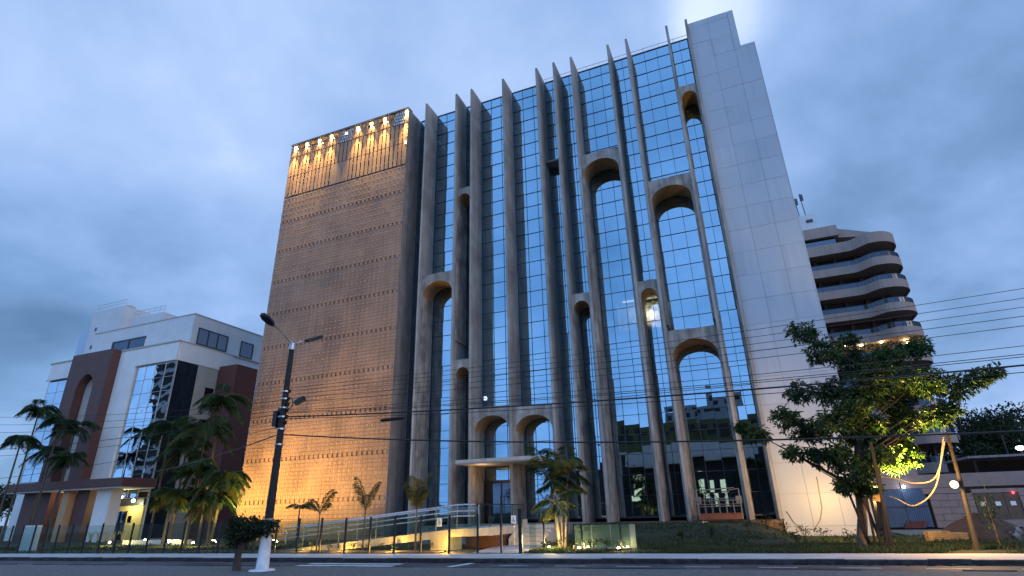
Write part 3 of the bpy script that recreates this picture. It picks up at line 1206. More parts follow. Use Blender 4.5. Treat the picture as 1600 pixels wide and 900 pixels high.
# ------------------------------------------------------------------ glass boundary fence
FE = thing('glass_fence', (-25, fence_y(-25), .13), 'low boundary fence of black posts and clear glass panes along the pavement', 'fence')
POSTX = [-40.3, -39.23, -38.29, -37.26, -36.28, -35.32, -34.2, -33.11, -31.9, -30.77, -29.67, -28.47, -27.25, -26.11, -24.96, -23.81, -22.7, -21.66,
         -20.45, -19.21, -17.98, -16.7, -15.45, -14.24, -13.0, -11.7, -10.45, -9.45]
x = -41.4
while x > -62:
    POSTX.insert(0, x)
    x -= 1.12
pr = random.Random(9)
for i, x in enumerate(POSTX):
    y = fence_y(x) + .06
    MB().box(x - .033, x + .033, y - .033, y + .033, .13, 1.56 + pr.uniform(-.01, .02)).build('post', BLACKM, FE)
    if i + 1 < len(POSTX) and x < -10.5:
        x2 = POSTX[i + 1]
        m = MB()
        a, b_ = Vector((x + .05, fence_y(x + .05) + .06, .83)), Vector((x2 - .05, fence_y(x2 - .05) + .06, .83))
        m.beam(a, b_, .014, 1.28)
        m.build('pane', CLEAR, FE)
GP = thing('gate_post', (-8.66, fence_y(-8.66), .13), 'taller thick black gate post right of the entrance walkway', 'gate post')
y = fence_y(-8.66) + .06
MB().box(-8.72, -8.58, y - .06, y + .06, .13, 1.68).build('shaft', BLACKM, GP)
MB().box(-8.73, -8.57, y - .07, y + .07, 1.68, 1.71).build('cap', BLACKM, GP)
GP2 = thing('slim_post', (-8.22, 23.0, .13), 'slim black post standing behind the taller gate post', 'post')
MB().box(-8.26, -8.2, 23.0, 23.06, .13, 1.62).build('shaft', BLACKM, GP2)
MB().box(-8.55, -8.27, 22.2, 22.21, .2, 1.5).build('pane', CLEAR, GP2)

# lit free-standing glass screen in the lawn
LG = thing('glass_screen', (-6.1, 22.9, .13), 'free standing pale green glass screen lit from below on the lawn', 'glass screen')
gx0, gx1, gy = -6.98, -4.72, 22.95
for k in range(3):
    a = gx0 + (gx1 - gx0) * k / 3
    MB().box(a + .01, a + (gx1 - gx0) / 3 - .01, gy, gy + .014, .26, 1.10).build('pane', FROST, LG)
for x in (gx0 + .36, gx1 - .36):
    MB().box(x - .03, x + .03, gy - .06, gy - .02, .13, 1.12).build('post', BLACKM, LG)
MB().box(gx0 + .02, gx1 - .02, gy - .03, gy + .04, .22, .26).build('bottom_rail', GREYM, LG)
MB().box(gx0 - .1, gx1 + .1, gy + .55, gy + .6, .15, 1.05).build('backing_panel', material('grey_green_backing', (.20, .25, .21), .8, var=.2, scale=2), LG)
for (x, y, s) in ((gx0 + .3, gy - .32, 'left of the pair before'), (gx1 - .42, gy - .3, 'right of the pair before'), (gx0 + .5, gy + .28, 'left of the pair behind'), (gx1 - .2, gy + .28, 'right of the pair behind')):
    t = thing('ground_spotlight', (x, y, .14), 'small glowing ground spotlight, ' + s + ' the glass screen', 'spotlight', 'ground spotlights at the glass screen')
    MB().tube([(x, y, .12), (x, y, .24)], [.05, .065], 8).build('housing', BLACKM, t)
    MB().ball((x, y - .01, .25), .05, 8).build('lens', E_WARM, t)
    lamp('spot_glow', 'POINT', (x, y + .05, .36), 7, (1, .75, .35), t, size=.04)

# ------------------------------------------------------------------ suspended work platform in front of the glass
CRADLE = material('cradle_grey_paint', (0.15, 0.145, 0.14), 0.6, var=.2, scale=5)
GD = thing('suspended_platform', (-1.75, 32.4, .93), 'grey and rust orange window cleaning cradle resting in front of the glass', 'work platform')
gx0, gx1, ya, yb = -2.95, -.85, 32.1, 32.75
MB().box(gx0, gx1, ya, yb, 1.02, 1.08).build('deck', CRADLE, GD)
m = MB()
m.box(gx0, gx1, ya - .03, ya, 1.0, 1.22)
m.box(gx0, gx1, yb, yb + .03, 1.0, 1.3)
m.build('toe_board', PINK, GD)
m = MB()
for x in [gx0 + (gx1 - gx0) * k / 6 for k in range(7)]:
    m.tube([(x, ya, 1.3), (x, ya, 1.9)], .016, 5)
    m.tube([(x, yb, 1.3), (x, yb, 2.0)], .016, 5)
for z in (1.62, 1.9):
    m.tube([(gx0, ya, z), (gx1, ya, z)], .02, 5)
    m.tube([(gx0, yb, z + .1), (gx1, yb, z + .1)], .02, 5)
m.build('guard_rail', CRADLE, GD)
for s, x in ((-1, gx0), (1, gx1)):
    m = MB()
    m.tube([(x, ya, 1.0), (x, ya + .1, 2.0), (x, ya + .3, 2.45)], .03, 6)
    m.tube([(x, yb, 1.0), (x, yb - .05, 2.0), (x, ya + .3, 2.45)], .03, 6)
    m.tube([(x, ya + .3, 2.45), (x - s * .45, ya + .3, 2.4), (x - s * .75, ya + .2, 2.0)], .022, 6)
    m.build('end_stirrup', CRADLE, GD)
    m = MB()
    m.box(x - s * .05 - .14, x - s * .05 + .14, ya + .05, ya + .4, 1.75, 2.1)
    m.build('hoist', CRADLE, GD)
m = MB()
m.tube([(gx0 + .2, ya + .3, 2.42), (gx1 - .2, ya + .3, 2.5)], .025, 6)
m.build('top_bar', CRADLE, GD)
for x, z, lab in ((-2.72, .80, 'white box floodlight lying on the bank below the left end of the work platform'), (-1.0, .66, 'white box floodlight lying on the bank below the right end of the work platform')):
    t = thing('box_floodlight', (x, 32.3, z - .16), lab, 'floodlight', 'white floodlights on the bank')
    MB().obox((x, 32.3, z), .26, .12, .24, Matrix.Rotation(R(-20), 3, 'X')).build('body', WHITE, t)
    MB().obox((x, 32.225, z + .02), .2, .02, .17, Matrix.Rotation(R(-20), 3, 'X')).build('face', SIGNW, t)
    MB().box(x - .02, x + .02, 32.28, 32.34, z - .2, z - .1).build('foot', BLACKM, t)
t = thing('hanging_hose', (2.5, 33.2, .2), 'thin pale hose hanging in a loop against the stair tower', 'hose')
pts = [Vector((2.95 - .02 * k, 33.36, 2.9 - .5 * k)) for k in range(4)] + [Vector((2.7, 33.34, .9)), Vector((2.35, 33.33, .45)), Vector((1.9, 33.33, .42)), Vector((1.5, 33.33, .75)), Vector((1.25, 33.34, 1.3))]
MB().tube(pts, .018, 6).build('hose_loop', HOSE, t, smooth=True)

# ------------------------------------------------------------------ street lamp pole on the median
LP0 = Vector((-14.32, 14.4, .13))
LPT = thing('street_lamp', LP0, 'dark leaning street lamp pole with white painted foot and two luminaires', 'street lamp')
lx, ly = LP0.x, LP0.y
axis_top = Vector((lx + .02, ly + .02, 7.2))
def pole_pt(z): return LP0 + (axis_top - LP0) * ((z - .13) / (7.2 - .13))
m = MB().tube([pole_pt(1.58), pole_pt(3), pole_pt(5), pole_pt(7.2)], [.135, .122, .105, .085], 12)
m.build('pole', POLE, LPT, smooth=False)
m = MB().tube([pole_pt(.1), pole_pt(.8), pole_pt(1.6)], [.20, .17, .148], 12)
m.build('painted_foot', WHITE, LPT, smooth=True)
m = MB().tube([LP0 + Vector((0, 0, -.02)), LP0 + Vector((0, 0, .035))], [.42, .36], 12)
m.build('foot_slab', WHITE, LPT)
m = MB()
for k, z in enumerate((3.85, 4.35, 4.75, 5.05, 5.35, 5.6)):
    c = pole_pt(z)
    m.tube([c + Vector((0, 0, -.025)), c + Vector((0, 0, .025))], .15, 10)
m.build('band', GREYM, LPT)
for z in (4.55, 4.75, 4.95, 5.15, 5.35, 5.6):
    c = pole_pt(z) + Vector((.17, -.02, 0))
    m = MB().tube([c + Vector((0, 0, -.06)), c + Vector((0, 0, -.02)), c, c + Vector((0, 0, .05))], [.03, .06, .045, .06], 8)
    m.build('insulator', BLACKM, LPT)
    c = pole_pt(z - .12) + Vector((-.18, 0.04, 0))
    if z < 5.3:
        MB().obox(c, .14, .1, .12).build('clamp', BLACKM, LPT)
m = MB()
m.box(lx - .3, lx - .14, ly - .12, ly + .1, 4.45, 4.95)
m.build('junction_box', BLACKM, LPT)
# cable coil and splice box
c = pole_pt(5.15) + Vector((.34, -.1, 0))
m = MB().tube([c + Vector((.12 * math.cos(t), 0, .17 * math.sin(t))) for t in [2 * math.pi * k / 14 for k in range(15)]], .016, 5)
m.build('cable_coil', RUBBER, LPT)
m = MB().obox(c + Vector((.42, 0, .06)), .36, .14, .15, Matrix.Rotation(R(-20), 3, 'Y'))
m.obox(c + Vector((.2, 0, .03)), .2, .03, .03, Matrix.Rotation(R(-10), 3, 'Y'))
m.build('splice_box', BLACKM, LPT)
topc = pole_pt(7.2)
MB().tube([topc + Vector((0, 0, -.12)), topc + Vector((0, 0, .12))], [.12, .11], 10).build('cap', GREYM, LPT)


def luminaire(end, start):
    MB().tube([start, start + (end - start) * .5 + Vector((0, 0, .03)), end], [.032, .028, .026], 8).build('arm', GREYM, LPT, smooth=True)
    d = (end - start).normalized()
    q = d.to_track_quat('Y', 'Z').to_matrix()
    m = MB()
    pr_ = [(-.05, -.05), (-.13, .12), (-.15, .4), (-.08, .62), (.08, .62), (.15, .4), (.13, .12), (.05, -.05)]
    vs = [end + q @ Vector((u, v, -.045)) for u, v in pr_] + [end + q @ Vector((u * .8, v, .055)) for u, v in pr_]
    m.add(vs, [tuple(range(7, -1, -1)), tuple(range(8, 16))] + [(k, (k + 1) % 8, (k + 1) % 8 + 8, k + 8) for k in range(8)])
    h = m.build('luminaire', BLACKM, LPT)
    vs = [end + q @ Vector((u * .7, .1 + v * .75, -.05)) for u, v in pr_]
    MB().add(vs, [tuple(range(7, -1, -1))]).build('lens', DARKGL, h)


luminaire(at(426, 507, 13.2), topc + Vector((0, 0, .1)))
luminaire(at(478, 533, 14.8), topc + Vector((0, 0, .08)))

# ------------------------------------------------------------------ power and telephone cables
def cable(a, b, sag, r, label, n=22, name='power_cable', grp='cables along the street'):
    a, b = Vector(a), Vector(b)
    pts = []
    for k in range(n + 1):
        t = k / n
        p = a.lerp(b, t)
        p.z -= sag * 4 * t * (1 - t)
        pts.append(p)
    o = MB().tube([p - a for p in pts], r, 5)
    o.v = [(p[0] + a.x, p[1] + a.y, p[2] + a.z) for p in o.v]
    ob = o.build(name, RUBBER, None, base=a, smooth=True)
    return props(ob, label, 'cable', grp)


PX = Vector((lx + .15, ly, 0))
def through(y_pole_z, xr, yr, Yr, r, sag, label, xm=None):
    a = Vector((PX.x, PX.y, y_pole_z))
    p = at(xr, yr, Yr)
    b = a + (p - a) * 1.32
    cable(a, b, sag, r, label)


PL = pole_pt
TOPW = [(5.72, 437, .007), (5.62, 452, .007), (5.50, 466, .007), (5.36, 480, .008), (5.22, 495, .008)]
for k, (z, yr, r) in enumerate(TOPW):
    through(z, 1600, yr, 15.6, r, .28, ['topmost','second','third','fourth','lowest'][k] + ' thin cable of the high bundle of five running right from the lamp pole')
for k, (z, yr, r) in enumerate([(4.96, 525, .008), (4.90, 538, .009), (4.86, 542, .009)]):
    through(z, 1600, yr, 15.6, r, .3, ['topmost','middle one','lowest'][k] + ' of the bundle of three thin cables just above the thick spliced cable')
through(4.74, 1600, 556, 15.4, .022, .28, 'thick black cable sagging across the glass with a splice sleeve on it')
through(4.68, 1600, 566, 15.5, .010, .3, 'very thin wire just under the thick spliced cable')
through(4.16, 1600, 650, 15.2, .022, .42, 'lowest thick black cable running right from the lamp pole past the canopy')
# splice sleeve hung on the thick cable
sp0, sp1 = at(594, 657, 14.75), at(632, 653, 14.8)
t = thing('splice_sleeve', sp0, 'black splice sleeve hanging on the thick cable in front of the brown screen', 'splice sleeve')
MB().tube([sp0, sp0.lerp(sp1, .1), sp0.lerp(sp1, .9), sp1], [.02, .055, .05, .02], 8).build('sleeve', RUBBER, t)
LEFTW = [(5.30, 640, .007), (5.15, 652, .007), (4.98, 664, .008), (4.86, 690, .010), (4.62, 700, .008), (4.42, 735, .008)]
for k, (z, yl, r) in enumerate(LEFTW):
    a = Vector((lx - .15, ly, z))
    p = at(0, yl, 13.2)
    cable(a, a + (p - a) * 1.5, .35, r, ['topmost','second','third','fourth','fifth','lowest'][k] + ' of six thin cables running left from the lamp pole past the white building')
a = Vector((lx - .16, ly, 4.16))
cable(a, at(200, 742, 25.0), .25, .02, 'black drop cable dipping left from the lamp pole towards the palms', grp=None)

# ------------------------------------------------------------------ foliage helpers
def leaf(b, p, d, nrm, L, w, mi, fold=.25):
    d = d.normalized()
    s = d.cross(nrm)
    if s.length < 1e-3:
        s = d.orthogonal()
    s.normalize()
    up = s.cross(d)
    q = p + d * L * .5
    tip = p + d * L - up * L * .12
    b.add([p, q + s * w / 2 + up * w * fold, tip, q - s * w / 2 + up * w * fold], [(0, 1, 2), (0, 2, 3)], mi)


def rvec(rr):
    while True:
        v = Vector((rr.uniform(-1, 1), rr.uniform(-1, 1), rr.uniform(-1, 1)))
        if .05 < v.length < 1:
            return v.normalized()


def bez(p0, p1, p2, n):
    return [p0 * (1 - t) ** 2 + p1 * 2 * t * (1 - t) + p2 * t * t for t in [k / n for k in range(n + 1)]]


# ------------------------------------------------------------------ street tree on the right
TB = Vector((3.28, 25.4, .15))
TR = thing('street_tree', TB, 'leafy green tree with yellow lit underside before the white stair tower', 'tree')
CL = [(1252, 520, 25.6, .62), (1290, 548, 25.2, .8), (1335, 566, 26.2, .8), (1386, 560, 25.0, .75), (1345, 738, 24.5, .46), (1308, 706, 24.6, .5), (1376, 712, 24.5, .42), (1392, 724, 26.2, .42), (1396, 705, 26.3, .42), (1342, 688, 26.2, .5), (1365, 762, 24.8, .26), (1330, 640, 24.6, .7), (1418, 712, 26.4, .5), (1400, 668, 25.8, .6), (1372, 690, 26.2, .5), (1428, 545, 25.8, .62), (1440, 596, 24.8, .8),
      (1352, 610, 25.0, .95), (1398, 618, 26.0, .9), (1300, 612, 26.4, .8), (1250, 612, 25.4, .55), (1226, 655, 25.0, .62), (1262, 672, 26.0, .75),
      (1182, 678, 25.2, .45), (1160, 668, 25.4, .28), (1305, 660, 24.6, .85), (1352, 668, 25.4, .8), (1410, 655, 25.8, .7), (1460, 650, 25.4, .55),
      (1492, 606, 25.2, .62), (1528, 590, 25.2, .5), (1554, 582, 25.2, .26), (1276, 712, 25.3, .55), (1238, 708, 25.2, .35), (1318, 722, 24.8, .6), (1322, 756, 25.0, .45),
      (1358, 718, 25.6, .55), (1392, 702, 25.9, .5), (1408, 690, 26.3, .42), (1345, 765, 25.2, .3), (1480, 640, 26.0, .4), (1375, 590, 24.6, .8), (1325, 530, 25.6, .4)]
tr = random.Random(31)
trunk_top = at(1343, 770, 25.4)
fork2 = at(1340, 706, 25.45)
m = MB()
m.tube([TB + Vector((0, 0, -.1)), TB + Vector((.02, 0, .3)), TB.lerp(trunk_top, .5) + Vector((.03, 0, 0)), trunk_top, fork2], [.25, .19, .165, .15, .12], 10)
m.build('trunk', BARK, TR, smooth=True)
m = MB()
crown = MB()
leader = [trunk_top, fork2, at(1346, 640, 25.4), at(1352, 575, 25.5), at(1350, 535, 25.6)]
m.tube(leader, [.15, .12, .085, .05, .02], 8)
for (cx, cy, Y, rad) in CL:
    c = at(cx, cy, Y)
    lz = max(min(c.z - (abs(c.x - 4.0) * .55 + .3), leader[3].z), leader[0].z - .1)
    start = leader[0]
    for q in range(4):
        if leader[q].z <= lz <= leader[q + 1].z:
            start = leader[q].lerp(leader[q + 1], (lz - leader[q].z) / (leader[q + 1].z - leader[q].z))
    mid = start.lerp(c, .5) + Vector((0, 0, .12)) + rvec(tr) * .15
    pts = bez(start, mid, c, 6)
    r0 = .022 + .012 * (c - start).length / 3
    m.tube(pts, [r0 * (1 - .8 * k / 6) for k in range(7)], 5)
    rad *= .93
    ntw = int(125 * rad * rad + 50 * rad + 12)
    for k in range(ntw):
        v = rvec(tr)
        v.z *= .74
        rr_ = rad * (tr.uniform(.15, 1.0) ** .7 + (tr.uniform(.05, .3) if tr.random() < .3 else 0))
        tip = c + v * rr_
        if tr.random() < .2:
            m.tube([c + v * rr_ * .2, tip], [.009, .004], 3, cap=False)
        out = (v + Vector((0, 0, -.2))).normalized()
        nl = tr.randint(6, 10)
        mi = 0 if tr.random() < .45 else (1 if tr.random() < .7 else 2)
        for q in range(nl):
            d = (out * .5 + rvec(tr)).normalized()
            d.z = d.z * .7 - .22
            leaf(crown, tip + rvec(tr) * .07, d, Vector((0, 0, 1)) + rvec(tr) * .5, tr.uniform(.15, .27), tr.uniform(.06, .095), mi)
m.build('branches', BARKD, TR)
crown.build('crown', L_TREE, TR)
# stakes propped round the trunk
STK = [((1388, 862), (1372, 730), 24.2, .05), ((1396, 864), (1360, 690), 23.9, .055), ((1368, 852), (1353, 775), 25.0, .045), ((1360, 850), (1326, 770), 25.2, .04),
       ((1380, 856), (1349, 778), 24.6, .05), ((1376, 850), (1362, 752), 25.9, .05)]
STL = ['shorter dark wooden stake propped right of the tree trunk', 'tallest dark wooden stake leaning against the tree crown', 'dark wooden stake close behind the right side of the trunk',
       'thin wooden stake left of the tree trunk', 'dark wooden stake leaning between trunk and tall stake', 'dark wooden stake standing behind the orange box']
for (a, c, Y, r), lab in zip(STK, STL):
    pa, pb = at(*a, Y), at(*c, Y)
    pa.z = min(pa.z, .16)
    o = MB().beam(pa, pb, r * 1.7, r * 1.7).build('stake', WOODD, None, base=pa)
    props(o, lab, 'stake', 'stakes round the tree')
fx = at(1371, 774, 24.9)
t = thing('tree_floodlight', (fx.x, fx.y, fx.z - .2), 'orange lit box floodlight strapped to the stakes by the tree', 'floodlight')
MB().obox(fx, .32, .22, .42, Matrix.Rotation(R(15), 3, 'Y')).build('box', WOODL, t)
MB().obox(fx + Vector((.02, -.02, .26)), .24, .2, .04, Matrix.Rotation(R(15), 3, 'Y')).build('lens', E_WARM, t)
lamp('tree_spot', 'SPOT', fx + Vector((.9, 1.2, -.2)), 11000, (1, .70, .12), t, aim=at(1402, 680, 26.0), size=.12, spot=84, blend=.9)
lamp('tower_spot', 'SPOT', fx + Vector((-.05, .55, .1)), 2900, (1, .62, .20), t, aim=(2.9, 33.4, 2.2), size=.2, spot=115, blend=1.0)

# small plants on the bank and in the bed
def herb(x, y, r, h, label, cat, grp, mats, n=40, seed=0, leafL=.14):
    rr_ = random.Random(seed)
    z = lawn_h(x, y)
    t = thing('bed_plant', (x, y, z), label, cat, grp)
    b = MB()
    st_ = MB()
    for k in range(max(4, n // 8)):
        a = rr_.uniform(0, 6.28)
        e = Vector((x + r * .6 * math.cos(a) * rr_.random(), y + r * .6 * math.sin(a) * rr_.random(), z + h * rr_.uniform(.5, 1)))
        st_.tube([(x, y, z - .02), e], [.008, .005], 4)
        for q in range(8):
            d = rvec(rr_)
            d.z = abs(d.z) * .6 + .1
            leaf(b, e + rvec(rr_) * r * .25, d, Vector((0, 0, 1)), leafL * rr_.uniform(.6, 1.2), leafL * .42, rr_.choice([0, 0, 1, 2]))
    st_.build('stem', mats[0], t)
    b.build('foliage', mats, t)
    return t


SHRUBL = ['low shrub at the top of the bank under the tower edge', 'taller shrub by the left foot of the stair tower', 'low shrub before the middle of the stair tower foot', 'low shrub before the right part of the stair tower foot',
          'low shrub on the bank below the right end of the work platform', 'small shrub on the bank below the middle of the work platform', 'leafy shrub at the left foot of the street tree', 'small shrub on the open bank left of the work platform',
          'leafy shrub right of the street tree among the stakes', 'small shrub on the lawn in front of the stair tower']
ORD = ['leftmost', 'second from left', 'third from left', 'fourth from left', 'fifth from left', 'sixth from left', 'sixth from right', 'fifth from right', 'fourth from right', 'third from right', 'second from right', 'rightmost']
k = 0
for (x, y, r, h) in [(.2, 30.4, .5, .5), (.9, 29.6, .6, .55), (1.6, 29.0, .6, .5), (2.2, 28.4, .5, .45), (-.6, 29.2, .4, .35), (-2.2, 28.2, .35, .3), (3.0, 26.5, .5, .45), (-3.4, 27.5, .3, .3), (3.9, 25.0, .5, .5), (1.2, 27.3, .35, .35)]:
    herb(x, y, r, h, SHRUBL[k], 'shrub', 'low shrubs on the bank', L_DARK, 60, 100 + k)
    k += 1
for i in range(12):
    x = -21.5 + .74 * i + pr.uniform(-.15, .15)
    herb(x, 22.25 + pr.uniform(-.05, .25), .25, .3, ORD[i] + ' yellow lit plant in the flower bed before the ramp', 'plant', 'bed plants before the ramp', L_PALM, 34, 200 + i, .12)
for i, x in enumerate((-8.0, -7.4, -6.9, -6.2, -5.6)):
    herb(x, 22.5 + .1 * (i % 2), .3, .4, ['small plant right beside the foot of the clumped palm', 'small plant between the clumped palm and the glass screen', 'small plant before the left end of the glass screen', 'small plant before the middle of the glass screen', 'small plant before the right end of the glass screen'][i], 'plant', 'plants by the glass screen', L_DARK, 40, 300 + i, .14)

# ------------------------------------------------------------------ palms
def frond(b, stem, base, dirv, L, droop, nl, ll, rr_, mi, up=.9, wdt=.035, hz=1.0):
    dirv = dirv.normalized() * hz
    p1 = base + Vector((dirv.x * L * .45, dirv.y * L * .45, L * up * .55))
    p2 = base + Vector((dirv.x * L * .95, dirv.y * L * .95, L * (up * .6 - droop)))
    pts = bez(base, p1, p2, 8)
    stem.tube(pts, [.02 * (1 - .8 * k / 8) + .004 for k in range(9)], 4, cap=False)
    for k in range(nl):
        t = .14 + .86 * k / nl
        i = min(int(t * 8), 7)
        f = t * 8 - i
        p = pts[i].lerp(pts[i + 1], f)
        d = (pts[i + 1] - pts[i]).normalized()
        side = d.cross(Vector((0, 0, 1)))
        if side.length < .1:
            side = Vector((1, 0, 0))
        side.normalize()
        LL = ll * (math.sin(math.pi * (.12 + .8 * t)) * .9 + .15) * rr_.uniform(.8, 1.1)
        for s in (-1, 1):
            dd = (side * s * .75 + d * .5 + Vector((0, 0, -.5 + rr_.uniform(-.25, .3))))
            leaf(b, p, dd, Vector((0, 0, 1)), LL, wdt * rr_.uniform(.6, 1.0), mi, fold=.1)


def palm(base, height, nf, fl, label, seed, group=None, droop=.35, ll=.55, lean=(0, 0), tr_=.07, mats=L_PALM, stems=1, spread=.0, up=.9, yellow=.0,
         width=.045, angs=None, uplo=.25, uphi=1.1, nl=52, hz=1.0, name='palm_tree', cat='palm'):
    rr_ = random.Random(seed)
    base = Vector(base)
    t = thing(name, base, label, cat, group)
    fol, stm = MB(), MB()
    for s_ in range(stems):
        a = 6.28 * s_ / max(stems, 1) + rr_.uniform(-.4, .4)
        b0 = base + Vector((math.cos(a) * spread * .3, math.sin(a) * spread * .3, -.05))
        hh = height * (1 if s_ == 0 else rr_.uniform(.55, .95))
        b1 = base + Vector((math.cos(a) * spread + lean[0], math.sin(a) * spread + lean[1], hh))
        pts = bez(b0, (b0 + b1) / 2 + Vector((-lean[0] * .2, 0, 0)), b1, 6)
        MB().tube(pts, [tr_ * (1.25 - .5 * k / 6) for k in range(7)], 8).build('trunk', PALMT, t, smooth=True)
        for k in range(nf):
            a2 = (angs[k % len(angs)] if angs else 2 * math.pi * k / nf + rr_.uniform(-.3, .3))
            u = rr_.uniform(uplo, uphi) * up
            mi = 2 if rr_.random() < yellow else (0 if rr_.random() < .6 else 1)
            frond(fol, stm, b1, Vector((math.cos(a2), math.sin(a2), 0)), fl * rr_.uniform(.75, 1.1), droop * rr_.uniform(.6, 1.3), nl, ll, rr_, mi, u, width, hz)
    stm.build('frond_ribs', PALMT, t)
    fol.build('fronds', mats, t)
    return t


FY = 22.15
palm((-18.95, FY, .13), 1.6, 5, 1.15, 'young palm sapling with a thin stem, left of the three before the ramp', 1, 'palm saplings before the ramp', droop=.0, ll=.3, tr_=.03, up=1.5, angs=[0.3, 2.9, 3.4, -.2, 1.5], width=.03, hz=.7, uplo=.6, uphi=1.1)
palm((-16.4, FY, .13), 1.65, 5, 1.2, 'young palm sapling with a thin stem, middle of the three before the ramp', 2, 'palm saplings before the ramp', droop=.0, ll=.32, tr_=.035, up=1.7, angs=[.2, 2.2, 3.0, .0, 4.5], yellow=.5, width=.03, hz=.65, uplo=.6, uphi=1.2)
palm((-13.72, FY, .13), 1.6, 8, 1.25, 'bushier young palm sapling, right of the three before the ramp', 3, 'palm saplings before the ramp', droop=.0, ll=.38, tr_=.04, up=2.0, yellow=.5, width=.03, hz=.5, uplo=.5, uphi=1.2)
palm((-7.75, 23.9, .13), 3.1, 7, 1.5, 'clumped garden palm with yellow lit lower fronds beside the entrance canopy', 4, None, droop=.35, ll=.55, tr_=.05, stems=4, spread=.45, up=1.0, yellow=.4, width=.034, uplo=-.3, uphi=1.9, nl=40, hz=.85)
MB().tube([at(834, 858, 23.6), at(834, 690, 23.6)], .015, 5)
# tall palms at the far left
for i, (xx, yb, yt, Y, nf, fl) in enumerate([(38, 840, 640, 30, 11, 2.3), (14, 850, 688, 29, 10, 2.1), (72, 845, 662, 31, 11, 2.3), (98, 840, 668, 33, 10, 2.5), (60, 845, 708, 32.5, 9, 2.2), (92, 845, 716, 31.5, 9, 2.2)]):
    p, q = at(xx, yb, Y), at(xx + (yb - yt) * .12, yt, Y)
    lab = ['tallest slender palm at the far left against the sky', 'shorter palm at the left edge of the view', 'slender palm second from the tallest one at far left', 'palm in front of the glass left of the red arch',
           'low palm between the slender trunks at far left', 'low bushy palm before the left glass strip'][i]
    palm((q.x, Y, .1), q.z, nf + 4, fl * .82, lab, 40 + i, 'palms before the white building', droop=.75, ll=.72, tr_=.08, up=.8, width=.042, uplo=-.1, uphi=1.7, nl=44, mats=L_PALM)
# palm cluster between the white building and the brown screen
for i, (xx, yt, Y, nf, fl, st_) in enumerate([(348, 624, 31.5, 11, 2.6, 1), (268, 668, 30.5, 11, 2.5, 1), (322, 672, 29.5, 12, 2.6, 1), (292, 700, 29.0, 11, 2.4, 1), (342, 752, 28.5, 10, 2.0, 2), (268, 775, 28, 9, 1.6, 1), (310, 735, 28.2, 9, 2.0, 1)]):
    q = at(xx, yt, Y)
    lab = ['tallest palm of the dark cluster beside the brown screen', 'palm of the dark cluster nearest the silver glass', 'middle palm of the dark cluster before the brick block', 'lower wide palm in the dark cluster',
           'bushy low palm lit yellow beside the corner of the brown screen', 'short broad leaved palm at the foot of the corner', 'low palm in the middle of the dark cluster'][i]
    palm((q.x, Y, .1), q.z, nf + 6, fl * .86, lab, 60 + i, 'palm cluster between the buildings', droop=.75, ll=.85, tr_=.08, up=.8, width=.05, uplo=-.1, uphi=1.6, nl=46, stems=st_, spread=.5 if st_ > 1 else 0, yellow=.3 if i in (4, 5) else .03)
# small palm poking above the shrub
palm((-24.6, 27.0, .13), 2.1, 5, 1.0, 'small lit palm before the lower left of the brown screen', 77, None, droop=.3, ll=.35, tr_=.04, up=.5, yellow=.8, width=.03)

# clipped shrub tree on the median
HB = Vector((-15.25, 14.3, .13))
HT = thing('clipped_shrub', HB, 'dark clipped little tree with a stubby trunk left of the lamp pole', 'shrub')
hr = random.Random(17)
m = MB()
m.tube([HB, HB + Vector((-.03, 0, .4)), HB + Vector((.06, 0, .72)), HB + Vector((.1, 0, 1.0))], [.13, .10, .11, .07], 8)
for (dx, dz) in ((-.3, 1.2), (.4, 1.25), (.9, 1.15), (.05, 1.35)):
    m.tube([HB + Vector((.03, 0, .68)), HB + Vector((dx, hr.uniform(-.2, .2), dz))], [.05, .02], 6)
m.build('trunk', BARKD, HT, smooth=True)
b = MB()
for (cx, cz, rx, rz, n) in ((-.12, 1.12, .42, .36, 900), (.28, 1.18, .42, .34, 900), (.72, 1.20, .40, .24, 500), (1.12, 1.25, .28, .16, 260), (-.05, .82, .3, .2, 240), (-.28, 1.35, .2, .12, 160), (.95, 1.05, .22, .14, 120)):
    for k in range(n):
        v = rvec(hr) * (hr.random() ** .45)
        v = v * (1 + .22 * math.sin(5 * v.x + 3 * cz) + (.3 if hr.random() < .06 else 0))
        p = HB + Vector((cx + v.x * rx, v.y * rx * .9, cz + v.z * rz))
        d = (v + rvec(hr) * .9)
        leaf(b, p, d, Vector((0, 0, 1)) + rvec(hr) * .6, hr.uniform(.08, .17), hr.uniform(.035, .07), hr.choice([0, 0, 0, 1, 1, 2]))
b.build('crown', L_DARK, HT)

# ------------------------------------------------------------------ apartment tower on the right, set back
AX0, AX1, AY = 6.5, 20.9, 73.0
AP = thing('apartment_tower', (14, AY, 0), 'tall apartment tower with curved pinkish balconies behind the stair tower', 'apartment tower')


def plan(off=0.0):
    """balcony outline, front edge left to right, with the bulging rounded corner"""
    P = []
    for k in range(9):
        x = AX0 - 6 + (15.6 - AX0 + 6) * k / 8
        P.append((x, AY + .9 + off))
    for k in range(1, 7):
        t = k / 6
        P.append((15.6 + 2.2 * t, AY + .9 - 1.6 * (t * t * (3 - 2 * t)) + off))
    cx, cy, r = 18.2, AY + 2.6, 3.3 - off
    for k in range(13):
        a = -math.pi / 2 + math.pi * .5 * k / 12 + (.12 if k == 0 else 0)
        P.append((cx + (r - .5) * math.cos(a), cy + r * math.sin(a)))
    P.append((cx + r - .5, AY + 14))
    return P


